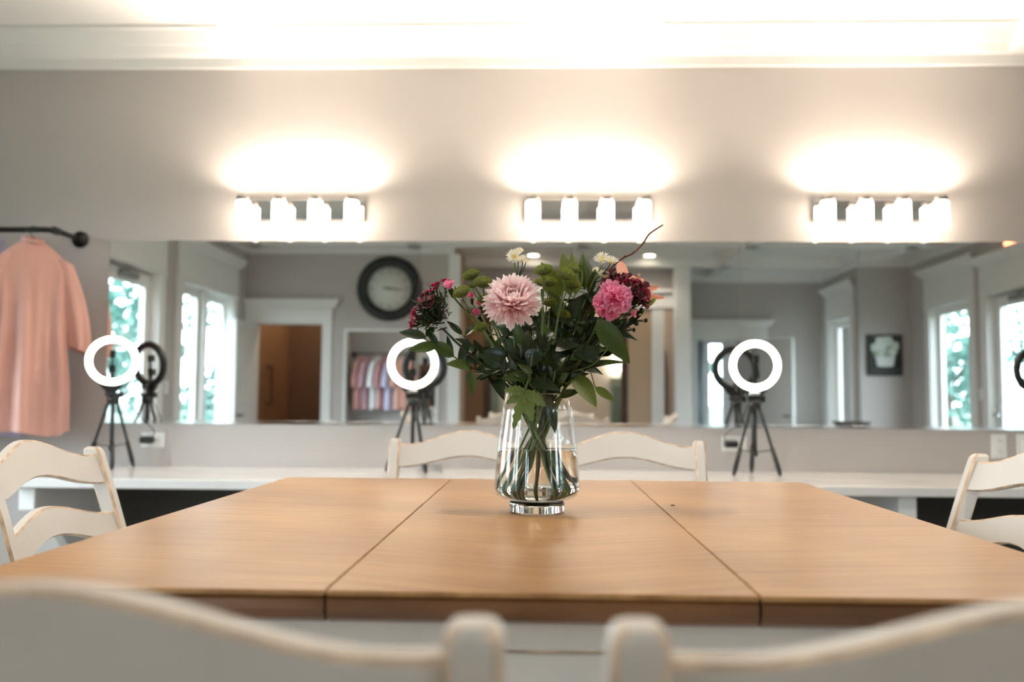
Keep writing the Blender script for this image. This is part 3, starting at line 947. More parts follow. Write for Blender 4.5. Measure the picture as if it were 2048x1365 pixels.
# ================================================================== CHAIRS
def make_chair():
    """faces +y; the back stands at -y"""
    t = thing('ladder_back_chair', 'x', 'chair', (0, 0, 0), 0, 'ladder back chairs around the table')
    HW = 0.207                       # half distance between post centres
    def back_y(z):                   # lean of the back posts
        return -0.20 if z < 0.60 else -0.20 - 0.115 * ((z - 0.60) / 0.42) ** 1.35
    def sect(cx, cyy, z, wx, wy, c=0.005):
        return [Vector((cx - wx + c, cyy - wy, z)), Vector((cx + wx - c, cyy - wy, z)), Vector((cx + wx, cyy - wy + c, z)), Vector((cx + wx, cyy + wy - c, z)),
                Vector((cx + wx - c, cyy + wy, z)), Vector((cx - wx + c, cyy + wy, z)), Vector((cx - wx, cyy + wy - c, z)), Vector((cx - wx, cyy - wy + c, z))]
    MI = [0, 1, 0, 1, 0, 1, 0, 1]
    for s in (-1, 1):
        mb = MB()
        secs = []
        for z in (0.0, 0.2, 0.45, 0.60, 0.68, 0.76, 0.84, 0.91, 0.97, 1.004):
            secs.append(sect(s * HW, back_y(z), z, 0.0155, 0.019 if z > 0.3 else 0.016))
        by = back_y(1.012)
        secs.append(sect(s * HW, by, 1.0125, 0.0145, 0.0175))
        secs.append(sect(s * HW, by - 0.001, 1.018, 0.0105, 0.0125))
        mb.loft(secs, MI)
        mb.build('back_post', ['distressed', 'worn'], t)
    def rail(name, top, bot, zmid, thick=0.011, curve=0.028):
        mb = MB()
        secs = []
        N = 28
        x_in = HW - 0.012
        for i in range(N + 1):
            u = -1 + 2 * i / N
            x = u * x_in
            zt, zb = top(u), bot(u)
            off = -curve * (1 - u * u)
            c = 0.0035
            yt, yb = back_y(zt) + off, back_y(zb) + off
            secs.append([Vector((x, yb - thick + c, zb)), Vector((x, yb + thick - c, zb)), Vector((x, yb + thick, zb + c)), Vector((x, yt + thick, zt - c)),
                         Vector((x, yt + thick - c, zt)), Vector((x, yt - thick + c, zt)), Vector((x, yt - thick, zt - c)), Vector((x, yb - thick, zb + c))])
        mb.loft(secs, [0, 1, 0, 1, 0, 1, 0, 1])
        mb.build(name, ['distressed', 'worn'], t)
    hump = lambda u: math.exp(-(u / 0.50) ** 2) if abs(u) < 2 else 0
    rail('crest_rail', lambda u: 1.002 + 0.040 * (0.5 + 0.5 * math.cos(PI * min(1, abs(u) / 0.92))), lambda u: 0.938 + 0.030 * (0.5 + 0.5 * math.cos(PI * min(1, abs(u) / 0.97))), 0.98)
    rail('back_rail', lambda u: 0.876 + 0.032 * (0.5 + 0.5 * math.cos(PI * min(1, abs(u)))), lambda u: 0.818 + 0.032 * (0.5 + 0.5 * math.cos(PI * min(1, abs(u)))), 0.81)
    rail('lower_rail', lambda u: 0.735 + 0.025 * (0.5 + 0.5 * math.cos(PI * u)), lambda u: 0.685 + 0.020 * (0.5 + 0.5 * math.cos(PI * u)), 0.66)
    mb = MB()
    mb.prism([(-0.215, -0.205), (0.215, -0.205), (0.221, 0.215), (0.20, 0.232), (-0.20, 0.232), (-0.221, 0.215)], 0.575, 0.605, 'z')
    seat = mb.build('seat', 'distressed', t)
    mb = MB()
    secs = []
    for z, k in ((0.605, 1.0), (0.620, 1.0), (0.632, 0.95), (0.637, 0.82), (0.639, 0.5)):
        secs.append([Vector((0.208 * k * math.copysign(abs(math.cos(a)) ** 0.35, math.cos(a)), 0.012 + 0.20 * k * math.copysign(abs(math.sin(a)) ** 0.35, math.sin(a)), z)) for a in [2 * PI * j / 32 for j in range(32)]])
    mb.loft(secs, None, True, True, True)
    mb.build('seat_pad', 'seat_fabric', seat)
    for s in (-1, 1):
        mb = MB()
        mb.loft([sect(s * 0.205, 0.195, z, w, w, 0.004) for z, w in ((0.0, 0.013), (0.2, 0.016), (0.575, 0.019))], MI)
        mb.build('leg', ['distressed', 'worn'], t)
    mb = MB(); mb.bbox(-0.19, 0.19, 0.180, 0.21, 0.17, 0.205, 0.004, 0, 1); mb.build('foot_rest', ['distressed', 'worn'], t)
    mb = MB(); mb.bbox(-0.195, 0.195, -0.212, -0.188, 0.26, 0.29, 0.003, 0, 1); mb.build('stretcher', ['distressed', 'worn'], t)
    for s in (-1, 1):
        mb = MB(); mb.bbox(s * 0.205 - 0.010, s * 0.205 + 0.010, -0.19, 0.19, 0.26, 0.29, 0.003, 0, 1); mb.build('stretcher', ['distressed', 'worn'], t)
    return t
proto = make_chair()
BACK = 0.315        # how far the crest stands behind the chair's origin
chairs = [
    # x, y, facing angle, label
    (-0.206, -1.752 - BACK, PI, 'white ladder back chair beside the black tripod at table'),
    (0.240, -1.752 - BACK, PI, 'white ladder back chair next to black plug adapter'),
    (-1.008 + BACK, -2.530, -PI / 2, 'white ladder back chair in front of the hanging robes'),
    (0.975 - BACK, -2.500, PI / 2, 'white ladder back chair in front of upright outlet plate'),
    (-0.240, -3.880 + BACK, 0.0, 'white ladder back chair seen from behind, hump rising away from robes side'),
    (0.257, -3.880 + BACK, 0.0, 'white ladder back chair seen from behind'),
]
chairs[4] = (-0.240, -3.880 + BACK, 0.0, 'white ladder back chair seen from behind, on the robes side')
chairs[5] = (0.257, -3.880 + BACK, 0.0, 'white ladder back chair seen from behind, on the crumb side')
for i, (x, y, a, lab) in enumerate(chairs):
    c = proto if i == 0 else copy_tree(proto)
    c.location = (x, y, 0)
    c.rotation_euler = (0, 0, a)
    c['label'] = lab

# ================================================================== ROBES ON THE WALL RAIL
t = thing('clothes_rail', 'black pipe clothes rail on round wall flanges', 'clothes rail', (-2.26, 0, 1.90))
mb = MB()
mb.tube(catmull([(0, -0.004, 0), (0, -0.10, 0), (0, -0.20, 0), (-0.012, -0.252, 0), (-0.05, -0.262, 0), (-0.12, -0.262, 0)], 5), 0.0135, 12)
mb.tube([(-0.11, -0.262, 0), (-0.97, -0.262, 0)], 0.0135, 12)
mb.tube([(-0.97, -0.262, 0), (-0.985, -0.252, 0), (-0.985, -0.004, 0)], 0.0135, 12)
mb.build('pipe', 'black_metal', t)
for fx in (0, -0.985):
    mb = MB(); mb.lathe([(0, 0.022), (0.018, 0.022), (0.020, 0.010), (0.040, 0.009), (0.040, 0.0), (0, 0)], 24, Matrix.Translation((fx, -0.001, 0)) @ Matrix.Rotation(PI / 2, 4, 'X'))
    mb.build('flange', 'black_metal', t)
    mb = MB(); mb.tube([(fx, -0.21, 0), (fx, -0.25, 0)], 0.019, 12); mb.build('elbow', 'black_metal', t)

def robe(x, ang, m, label, seed, wide=1.0, length=0.89, thin=1.0):
    """hangs from the rail at x; ang turns its shoulder line"""
    rnd = random.Random(seed)
    z0 = 1.90
    h = thing('clothes_hanger', 'thin hanger inside ' + label, 'hanger', (x, -0.262, z0), ang, 'hangers on the pipe rail')
    mb = MB()
    mb.tube([(0.016 * math.cos(a), 0, 0.016 * math.sin(a)) for a in [R(-20) + R(200) * i / 8 for i in range(9)]] + [(-0.014, 0, -0.02), (0, 0, -0.04), (0, 0, -0.065)], 0.002, 6)
    mb.build('hook', 'black_metal', h)
    mb = MB(); mb.tube([(-0.15 * wide, 0, -0.150), (-0.08 * wide, 0, -0.108), (0, 0, -0.075), (0.08 * wide, 0, -0.108), (0.15 * wide, 0, -0.150)], 0.005, 8); mb.build('hanger_bar', 'walnut', h)
    t = thing('robe', label, 'robe', (x, -0.262, z0 - 0.05 - length), ang, 'robes on the pipe rail')
    NZ, NA = 26, 96
    secs = []
    ph = [rnd.uniform(0, 6.28) for _ in range(4)]
    for i in range(NZ + 1):
        v = i / NZ
        z = length * (1 - v)
        neck = 0.045
        if v < 0.14:
            k = v / 0.14
            hw = neck + (0.195 - neck) * (k ** 0.8)
            hd = 0.030 + 0.030 * k
        else:
            k = (v - 0.14) / 0.86
            hw = 0.195 - 0.02 * math.sin(PI * min(1, k * 1.4)) + 0.005 * k
            hd = 0.060 + 0.035 * k
        hw *= wide
        hd *= thin
        sec = []
        for j in range(NA):
            a = 2 * PI * j / NA
            fold = min(1, max(0, (v - 0.08) / 0.5))
            amp = 0.026 * fold * thin
            w = amp * (math.sin(7 * a + ph[0] + 0.6 * v) + 0.6 * math.sin(12 * a + ph[1] - 0.8 * v) + 0.35 * math.sin(19 * a + ph[2]))
            ca, sa = math.cos(a), math.sin(a)
            sec.append(Vector(((hw + w * 0.35) * ca, (hd + w) * math.copysign(abs(sa) ** 0.75, sa), z + 0.012 * fold * math.sin(3 * a + ph[3]) * (1 if v > 0.95 else 0))))
        secs.append(sec)
    mb = MB(); mb.loft(secs, None, True, False, True)
    mb.build('robe_body', m, t)
    for s in (-1, 1):
        secs = []
        for i in range(15):
            v = i / 14
            cx = s * wide * (0.150 + 0.085 * math.sin(v * PI * 0.5) + 0.012 * v)
            cz = length - 0.085 - 0.42 * v
            rw, rd = 0.046 + 0.012 * math.sin(PI * v), (0.045 + 0.018 * v) * (0.4 + 0.6 * thin)
            sec = []
            for j in range(40):
                a = 2 * PI * j / 40
                w = 0.008 * math.sin(6 * a + ph[1] + 2 * v) * v
                sec.append(Vector((cx + (rw + w) * math.cos(a), (rd + w) * math.sin(a), cz + 0.35 * rw * math.cos(a) * -s * (1 - v) - 0.02 * v * math.cos(a) * s)))
            secs.append(sec)
        mb = MB(); mb.loft(secs, None, True, False, True)
        mb.build('sleeve', m, t)
    mb = MB()
    pts = [(0.047 * math.cos(a) * wide, 0.034 * math.sin(a), length + 0.004 + 0.012 * math.sin(a)) for a in [2 * PI * i / 24 for i in range(25)]]
    mb.tube(pts, 0.009, 6)
    mb.build('collar', m, t)
robe(-2.345, R(44), 'peach', 'peach pink short robe hanging at the end of rail', 1, 0.88, 0.89, 0.68)
robe(-2.535, R(58), 'lavender', 'lavender short robe hanging behind the peach robe', 2, 0.84, 0.90, 0.5)
robe(-2.665, R(60), 'rose', 'dusty rose short robe hanging beside the lavender robe', 3, 0.84, 0.89, 0.5)
robe(-2.787, R(61), 'white_cloth', 'white short robe hanging between dusty rose and mauve robes', 4, 0.84, 0.89, 0.5)
robe(-2.945, R(62), 'mauve', 'mauve short robe hanging beside the white robe', 5, 0.84, 0.89, 0.5)
robe(-3.070, R(63), 'pink', 'salmon pink short robe hanging nearest the side wall', 6, 0.84, 0.89, 0.5)

# ================================================================== THINGS SEEN IN THE MIRROR
# clock
ck = thing('wall_clock', 'large round wall clock with thick black frame', 'clock', (-1.69, YBL + 0.001, 2.36))
MK = Matrix.Rotation(-PI / 2, 4, 'X')       # local z -> +y (room side)
mb = MB(); mb.lathe([(0.362, 0), (0.366, 0.02), (0.345, 0.045), (0.30, 0.055), (0.258, 0.040), (0.246, 0.018), (0.246, 0)], 64, MK, close=True); mb.build('frame', 'black', ck)
mb = MB(); mb.lathe([(0, 0.012), (0.247, 0.012), (0.247, 0.004), (0, 0.004)], 48, MK); face = mb.build('face', 'clock_face', ck)
for i in range(12):
    a = 2 * PI * i / 12
    M = Matrix.Rotation(-PI / 2, 4, 'X') @ Matrix.Rotation(a, 4, 'Z')
    mb = MB(); n = 3 if i % 3 == 0 else 2
    for k in range(n):
        off = (k - (n - 1) / 2) * 0.014
        mb.box(off - 0.003, off + 0.003, 0.180, 0.222, 0.0122, 0.0136, M=M)
    mb.build('numeral', 'clock_ink', face)
def hand(name, L_, w, ang, z):
    M = Matrix.Rotation(-PI / 2, 4, 'X') @ Matrix.Rotation(ang, 4, 'Z')
    mb = MB(); mb.prism([(-w, -0.07), (w, -0.07), (w * 0.6, L_ * 0.7), (0, L_), (-w * 0.6, L_ * 0.7)], z, z + 0.003, 'z', M=M)
    mb.build(name, 'black', ck)
hand('hour_hand', 0.12, 0.010, R(-83), 0.016)
hand('minute_hand', 0.185, 0.007, R(-86), 0.022)
mb = MB(); mb.lathe([(0, 0.03), (0.014, 0.028), (0.014, 0.012), (0, 0.012)], 16, MK); mb.build('hub', 'black', ck)

# mirror on the back wall
bm_ = thing('standing_mirror', 'tall thin framed mirror on wall below the clock', 'mirror', (-1.66, YBL + 0.001, 0.25))
MB().box(-0.50, 0.50, 0.006, 0.010, 0.03, 1.63).build('mirror_sheet', 'mirror', bm_)
for (a, b, c, d) in ((-0.53, -0.50, 0, 1.66), (0.50, 0.53, 0, 1.66)):
    MB().bbox(a, b, 0, 0.022, c, d, 0.003).build('frame_stile', 'trim', bm_)
for (c, d) in ((0, 0.03), (1.63, 1.66)):
    MB().bbox(-0.50, 0.50, 0, 0.022, c, d, 0.003).build('frame_rail', 'trim', bm_)

# grab bar on the closet wall
gb = thing('wall_bar', 'dark vertical bar fixed on the brown closet wall', 'bar', (XL + 0.04, -6.42, 1.06))
mb = MB(); mb.tube(catmull([(0.0, 0, 0.44), (0.05, 0, 0.44), (0.05, 0, 0.40), (0.05, 0, 0.04), (0.05, 0, 0.0), (0.0, 0, 0.0)], 4), 0.012, 10); mb.build('grip', 'dark_walnut', gb)
for z in (0, 0.44):
    mb = MB(); mb.lathe([(0, 0.01), (0.03, 0.008), (0.032, 0), (0, 0)], 18, Matrix.Translation((0.0005, 0, z)) @ Matrix.Rotation(PI / 2, 4, 'Y')); mb.build('flange', 'dark_walnut', gb)

# canvas with a pot of white flowers
cv = thing('canvas_print', 'dark canvas of white flowers in a pale pot on wall', 'picture', (4.085, YST + 0.001, 1.45))
MB().bbox(-0.205, 0.205, 0, 0.035, 0, 0.485, 0.003).build('canvas', 'canvas_dark', cv)
mb = MB(); mb.prism([(-0.115, 0.235), (0.115, 0.235), (0.095, 0.115), (0.080, 0.105), (-0.080, 0.105), (-0.095, 0.115)], 0.0352, 0.0362, 'y'); mb.build('pot_print', 'print_white', cv)
rnd = random.Random(5)
for i, (x, z, r, m) in enumerate([(-0.115, 0.33, 0.055, 'print_petal'), (-0.055, 0.40, 0.06, 'print_white'), (0.035, 0.41, 0.06, 'print_petal'), (0.11, 0.35, 0.055, 'print_petal'),
                       (0.0, 0.335, 0.062, 'print_white'), (0.045, 0.315, 0.045, 'print_green'), (-0.05, 0.285, 0.05, 'print_petal'), (0.09, 0.28, 0.045, 'print_white'), (-0.105, 0.26, 0.035, 'print_green'), (0.01, 0.25, 0.035, 'print_green')]):
    pts = [(x + r * (1 + 0.12 * math.cos(5 * a + i)) * math.cos(a), z + r * (1 + 0.12 * math.cos(5 * a + i)) * math.sin(a)) for a in [2 * PI * k / 20 for k in range(20)]]
    mb = MB(); mb.prism(pts, 0.0352, 0.0364 + 0.0003 * i, 'y'); mb.build('flower_print', m, cv)
for k in range(9):
    x = -0.15 + k * 0.037
    z = 0.055 + 0.012 * math.sin(k * 1.9)
    mb = MB(); mb.tube([(x + 0.012 * math.cos(a) + 0.004 * a, 0.0354, z + 0.016 * math.sin(a * 1.3 + k)) for a in [i * 0.7 for i in range(8)]], 0.0022, 5); mb.build('chalk_stroke', 'print_chalk', cv)

# exit sign panel
ex = thing('exit_sign', 'glowing orange red sign above the glass door cornice', 'sign', (XR - 0.001, -4.13, 2.60))
MB().bbox(-0.045, 0, -0.16, 0.16, 0, 0.105, 0.006).build('sign_box', 'plastic', ex)
MB().bbox(-0.0475, -0.0449, -0.145, 0.145, 0.012, 0.094, 0.001).build('lit_face', 'exit_glow', ex)

# recessed ceiling lamps (coffer row unseen, added as fill light) and round vent
for (x, y) in ((-0.10, -6.80), (1.33, -6.80), (-2.30, -2.83), (-0.47, -2.83), (1.38, -2.83), (3.15, -2.83)):
    lab = {(-0.10, -6.80): 'lit round downlight in the ceiling above the bouquet reflection', (1.33, -6.80): 'lit round downlight in the ceiling near the white post'}.get((x, y), 'unseen round downlight added in a ceiling coffer')
    t = thing('downlight', lab, 'ceiling lamp', (x, y, ZC - 0.0005), 0, 'recessed ceiling downlights')
    mb = MB(); mb.lathe([(0.085, 0), (0.085, -0.006), (0.066, -0.008), (0.064, 0)], 32, close=True); mb.build('trim_ring', 'trim', t)
    mb = MB(); mb.lathe([(0, -0.004), (0.064, -0.004), (0.064, -0.001), (0, -0.001)], 32); mb.build('lens', 'can_glow', t)
    l = bpy.data.lights.new('downlight_lamp', 'SPOT'); l.energy = 12.0 if y < -5 else (42.0 if -1 < x < 2 else 14.0); l.color = (1.0, 0.86, 0.72); l.spot_size = R(120); l.spot_blend = 0.6; l.shadow_soft_size = 0.06
    o = link('downlight_lamp', l, t); o.location = (0, 0, -0.02)
t = thing('ceiling_vent', 'round white vent on the ceiling of the rear bay', 'vent', (2.66, -7.60, ZC - 0.0005))
mb = MB(); mb.lathe([(0, -0.03), (0.09, -0.03), (0.10, -0.022), (0.205, -0.010), (0.215, 0.0), (0, 0)], 40); mb.build('vent_cone', 'trim', t)
mb = MB(); mb.lathe([(0.11, -0.034), (0.16, -0.024), (0.16, -0.020), (0.11, -0.030)], 40, close=True); mb.build('vent_ring', 'plate_hole', t)
t = thing('hall_lamp', 'lit lamp hanging in the hall behind the opening', 'ceiling lamp', (0.2, -8.9, ZC - 0.001))
mb = MB(); mb.lathe([(0, -0.10), (0.12, -0.09), (0.17, -0.04), (0.17, -0.01), (0, -0.01)], 32); mb.build('glass_bowl', 'sconce_glow', t)
mb = MB(); mb.lathe([(0, 0), (0.18, 0), (0.18, -0.012), (0, -0.012)], 32); mb.build('ceiling_plate', 'trim', t)
l = bpy.data.lights.new('hall_bulb', 'POINT'); l.energy = 20; l.color = (1.0, 0.80, 0.58); l.shadow_soft_size = 0.1
o = link('hall_bulb', l, t); o.location = (0, 0, -0.2)
l = bpy.data.lights.new('closet_bulb', 'POINT'); l.energy = 14; l.color = (1.0, 0.80, 0.58); l.shadow_soft_size = 0.06
t = thing('closet_lamp', 'round lit lamp on the closet ceiling', 'ceiling lamp', (-2.6, -6.5, ZC - 0.001))
mb = MB(); mb.lathe([(0, -0.08), (0.08, -0.07), (0.11, -0.02), (0.11, 0), (0, 0)], 24); mb.build('glass_bowl', 'sconce_glow', t)
o = link('closet_bulb', l, t); o.location = (0, 0, -0.2)

# hall end: two cabinets under lit sconces
for (x, lab) in ((-0.79, 'walnut strip'), (1.25, 'post')):
    near = 'near the brown wall strip' if x < 0 else 'near the white post'
    t = thing('wall_sconce', 'square lit wall sconce in the hall ' + near, 'wall lamp', (x, -10.499, 1.60), 0, 'hall sconces')
    MB().bbox(-0.04, 0.04, 0, 0.02, 0.02, 0.18, 0.003).build('back_plate', 'satin', t)
    MB().bbox(-0.10, 0.10, 0.0201, 0.12, 0.0, 0.20, 0.01).build('lamp_shade', 'sconce_glow', t)
    t = thing('tall_cabinet', 'narrow grey green cabinet in the hall ' + near, 'cabinet', (x, -10.498, 0), 0, 'hall cabinets')
    MB().bbox(-0.13, 0.13, 0, 0.22, 0, 1.50, 0.004).build('body', 'teal_cabinet', t)
    d = MB().bbox(-0.10, 0.10, 0.2201, 0.24, 0.10, 1.36, 0.004).build('door', 'teal_glass', t)
    mb = MB(); mb.tube([(0.07, 0.241, 0.75), (0.07, 0.262, 0.76), (0.07, 0.262, 0.86), (0.07, 0.241, 0.87)], 0.005, 8); mb.build('handle', 'satin', d)
# walnut wardrobe seen past the post
t = thing('wardrobe', 'walnut wardrobe behind the white post', 'wardrobe', (1.50, -8.45, 0))
MB().bbox(-0.20, 0.18, -0.30, 0.20, 0.05, 1.80, 0.006).build('body', 'walnut', t)
MB().bbox(-0.23, 0.20, -0.32, 0.22, 1.80, 1.86, 0.012).build('cornice', 'walnut', t)
for sx in (-0.195, -0.005):
    d = MB().bbox(sx, sx + 0.18, 0.2001, 0.22, 0.09, 1.76, 0.005).build('door', 'walnut', t)
    mb = MB(); mb.lathe([(0, 0.03), (0.014, 0.026), (0.008, 0.01), (0.008, 0), (0, 0)], 14, Matrix.Translation((-0.025 if sx < -0.1 else 0.012, 0.2202, 0.95)) @ Matrix.Rotation(-PI / 2, 4, 'X')); mb.build('knob', 'black_metal', d)
for (a, b) in ((-0.18, -0.28), (0.13, -0.28), (-0.18, 0.14), (0.13, 0.14)):
    MB().bbox(a, a + 0.05, b, b + 0.05, 0, 0.055, 0.004).build('foot', 'walnut', t)
# dark console table before the canvas
t = thing('console_table', 'dark wooden console table under the canvas', 'table', (3.50, -6.05, 0))
MB().bbox(-0.15, 0.15, -0.20, 0.20, 0.885, 0.915, 0.004).build('table_top', 'dark_walnut', t)
MB().bbox(-0.13, 0.13, -0.17, 0.17, 0.80, 0.8849, 0.003).build('apron', 'dark_walnut', t)
for a in (-1, 1):
    for b in (-1, 1):
        mb = MB(); mb.loft([[Vector((a * 0.11 + u * w, b * 0.15 + v * w, z)) for u, v in ((-1, -1), (1, -1), (1, 1), (-1, 1))] for z, w in ((0, 0.012), (0.7999, 0.02))]); mb.build('leg', 'dark_walnut', t)
# curtains in the room beyond the open door
for x in (2.46,):
    t = thing('curtain', 'pale blue curtain hanging before the far window', 'curtain', (x, -10.36, 0.12), 0, 'curtains of the far window')
    secs = []
    pts = []
    for i in range(41):
        u = i / 40
        pts.append((-0.16 + 0.32 * u, 0.03 * math.sin(u * 6 * 2 * PI)))
    mb = MB()
    secs = [[Vector((px, py, z)) for px, py in pts] + [Vector((px, py - 0.004, z)) for px, py in reversed(pts)] for z in (0, 2.15)]
    mb.loft(secs, None, True, True, True)
    mb.build('drape', 'curtain', t)
t = thing('curtain_rod', 'dark rod above the far window', 'curtain rod', (2.85, -10.36, 2.29))
mb = MB(); mb.tube([(-0.62, 0, 0), (0.62, 0, 0)], 0.012, 10); mb.build('pole', 'black_metal', t)
for x in (-0.55, 0.55):
    mb = MB(); mb.tube([(x, 0, 0), (x, -0.139, 0)], 0.008, 8); mb.build('rod_bracket', 'black_metal', t)

#BOUQUET#
# ================================================================== VASE AND BOUQUET
VX, VY = -0.006, -2.682
vs_ = thing('glass_vase', 'clear glass vase with thick foot on wooden table', 'vase', (VX, VY, TZ))
foot_h = 0.021
mb = MB(); mb.lathe([(0, 0.0), (0.046, 0.0), (0.0500, 0.003), (0.0505, foot_h - 0.003), (0.048, foot_h), (0, foot_h)], 56)
mb.build('foot', 'base_glass', vs_)
outer = [(0.0, foot_h + 0.0003), (0.045, foot_h + 0.0003), (0.062, foot_h + 0.004), (0.0735, foot_h + 0.010), (0.0785, foot_h + 0.019), (0.0785, foot_h + 0.026),
         (0.0755, 0.085), (0.0705, 0.135), (0.0640, 0.180), (0.0585, 0.212)]
inner = [(0.0567, 0.212), (0.0622, 0.180), (0.0687, 0.135), (0.0737, 0.085), (0.0767, foot_h + 0.026), (0.0765, foot_h + 0.020), (0.0715, foot_h + 0.0122), (0.060, foot_h + 0.0066), (0.045, foot_h + 0.0032), (0, foot_h + 0.0032)]
mb = MB(); mb.lathe(outer + inner, 64); mb.build('bowl', 'vase_glass', vs_)
mb = MB(); mb.lathe([(0.0585, 0.212), (0.0582, 0.2138), (0.0576, 0.2144), (0.0570, 0.2138), (0.0567, 0.212)], 64, close=True); mb.build('rim', 'base_glass', vs_)
WLV = 0.113
wprof = [(0, foot_h + 0.0036), (0.045, foot_h + 0.0036), (0.0597, foot_h + 0.0071), (0.0711, foot_h + 0.0127), (0.0760, foot_h + 0.0205), (0.0762, foot_h + 0.026), (0.0732, 0.085), (0.0709, WLV), (0, WLV)]
wt = MB().lathe(wprof, 64).build('water', 'water')
wt.location = (VX, VY, TZ)
tag(wt, 'clear water half filling the glass vase', 'water', kind='stuff')

def B(px, py, dz=0.0):
    """point of the bouquet seen at that pixel, dz behind (+) or before (-) the vase axis"""
    return at_y(px, py, VY + dz)
AX = Vector((VX, VY, TZ))
NECK = 0.205
rs = random.Random(21)

def vase_path(p, n_out=7, neck=None, bend=0.5, foot_ang=None, foot_r=None, short=False):
    """from the cut end in the water, across the neck, up to p"""
    d = Vector((p.x - VX, p.y - VY, 0))
    a = math.atan2(d.y, d.x) + rs.uniform(-0.5, 0.5)
    rr = min(0.042, 0.012 + d.length * 0.30) * rs.uniform(0.6, 1.0)
    nk = AX + Vector((rr * math.cos(a), rr * math.sin(a), NECK)) if neck is None else neck
    fa = a + PI + rs.uniform(-0.7, 0.7) if foot_ang is None else foot_ang
    fr = rs.uniform(0.025, 0.066) if foot_r is None else foot_r
    ft = AX + Vector((fr * math.cos(fa), fr * math.sin(fa), foot_h + (0.0065 if fr < 0.05 else 0.017) + rs.uniform(0.001, 0.012)))
    run = nk - ft
    up = nk + Vector((run.x * 0.25, run.y * 0.25, 0.03))
    q = [ft, ft.lerp(nk, 0.5), nk]
    if short:               # a short sprig that ends in the neck, above the water
        q = [ft.lerp(nk, 0.62), ft.lerp(nk, 0.8), nk]
    m = bez(nk, nk + (run.normalized() * 0.06), p + Vector(((nk.x - p.x) * (1 - bend), (nk.y - p.y) * (1 - bend), -0.07)) * 1.0, p, n_out)
    return q + m[1:]

def stem_thing(name, label, cat, group, p, r=0.0022, m='stem_green', **k):
    path = vase_path(p, **k)
    t = thing(name, label, cat, path[0], 0, group)
    mb = MB(); mb.tube([q - path[0] for q in path], [r * 1.15] * 3 + [r] * (len(path) - 3), 7)
    mb.build('stem', m, t)
    return t, path

# ---- shared small meshes: length along +y, width along x, face towards +z
def leaf_mesh(name, m, w=0.36, curl=0.25, fold=0.16, n=9, tip=1.0, wave=0.0):
    mb = MB()
    secs = []
    for i in range(n + 1):
        u = i / n
        hw = w / 2 * (math.sin(PI * u ** 0.85) ** 0.8) * (1 - 0.25 * u * tip) if 0 < i < n else 0.004
        z = -curl * u * u + 0.10 * math.sin(PI * u) * curl
        wv = wave * math.sin(u * 14)
        secs.append([Vector((-hw, u, z + fold * hw + wv)), Vector((-hw * 0.5, u, z + fold * hw * 0.35)), Vector((0, u, z)), Vector((hw * 0.5, u, z + fold * hw * 0.35)), Vector((hw, u, z + fold * hw - wv))])
    mb.loft(secs, None, False, False, True)
    return mb.mesh(name, m)
LEAF = {k: leaf_mesh('leaf', m, w, c, f) for k, (m, w, c, f) in {
    'mid': ('leaf_mid', 0.44, 0.20, 0.25), 'dark': ('leaf_dark', 0.42, 0.25, 0.25), 'olive': ('leaf_olive', 0.42, 0.14, 0.22),
    'broad': ('leaf_mid', 0.60, 0.22, 0.2), 'slim': ('leaf_dark', 0.22, 0.2, 0.2), 'broad_dark': ('leaf_dark', 0.60, 0.25, 0.2), 'broad_olive': ('leaf_olive', 0.58, 0.14, 0.2)}.items()}

def orient(base, tip, normal):
    y = (tip - base)
    L = y.length
    y = y.normalized()
    z = (normal - normal.dot(y) * y)
    z = z.normalized() if z.length > 1e-5 else y.orthogonal()
    x = y.cross(z)
    return Matrix(((x.x * L, y.x * L, z.x * L, base.x), (x.y * L, y.y * L, z.y * L, base.y), (x.z * L, y.z * L, z.z * L, base.z), (0, 0, 0, 1)))

def put(name, me, t, M, origin):
    o = link(name, me, t)
    o.matrix_basis = Matrix.Translation(-Vector(origin)) @ M
    return o
TOCAM = Vector((0, -1, 0.25)).normalized()
def leaf(t, org, base, tip, kind='mid', normal=None, wscale=1.0):
    M = orient(base, tip, normal if normal is not None else TOCAM)
    if wscale != 1.0:
        M = M @ Matrix.Diagonal((wscale, 1, 1, 1))
    return put('leaf', LEAF[kind], t, M, org)

# ---- big pink chrysanthemum
def petal_mesh(name, m, w, cup, curl, n=6, tip=0.75, notch=0.0):
    mb = MB(); secs = []
    for i in range(n + 1):
        u = i / n
        hw = w / 2 * (0.35 + 0.65 * math.sin(PI * min(1, u * 0.62 + 0.02))) if u < tip else w / 2 * math.sqrt(max(0.02, 1 - ((u - tip) / (1 - tip)) ** 2)) * (0.35 + 0.65 * math.sin(PI * min(1, tip * 0.62 + 0.02)))
        z = curl * u * u
        yc = u - (notch if i == n else 0)
        secs.append([Vector((-hw, u, z + cup * hw)), Vector((-hw * 0.5, u, z + cup * hw * 0.25)), Vector((0, yc, z)), Vector((hw * 0.5, u, z + cup * hw * 0.25)), Vector((hw, u, z + cup * hw))])
    mb.loft(secs, None, False, False, True)
    return mb.mesh(name, m)
MUM = [petal_mesh('petal', 'mum_petal', 0.175, 0.9, 0.05), petal_mesh('petal', 'mum_petal', 0.20, 1.1, 0.24), petal_mesh('petal', 'mum_petal', 0.32, 1.2, 0.45)]
def facing(p, nrm):
    z = nrm.normalized()
    x = Vector((0, 0, 1)).cross(z).normalized()
    y = z.cross(x)
    return Matrix(((x.x, y.x, z.x, p.x), (x.y, y.y, z.y, p.y), (x.z, y.z, z.z, p.z), (0, 0, 0, 1)))
pm = B(1024, 606, -0.055)
t, path = stem_thing('chrysanthemum', 'large pale pink chrysanthemum bloom with layered petals in vase', 'flower', 'flowers in the bouquet', pm + Vector((0, 0.028, -0.02)), 0.0030)
MF = facing(pm, Vector((0.08, -0.80, 0.60)))
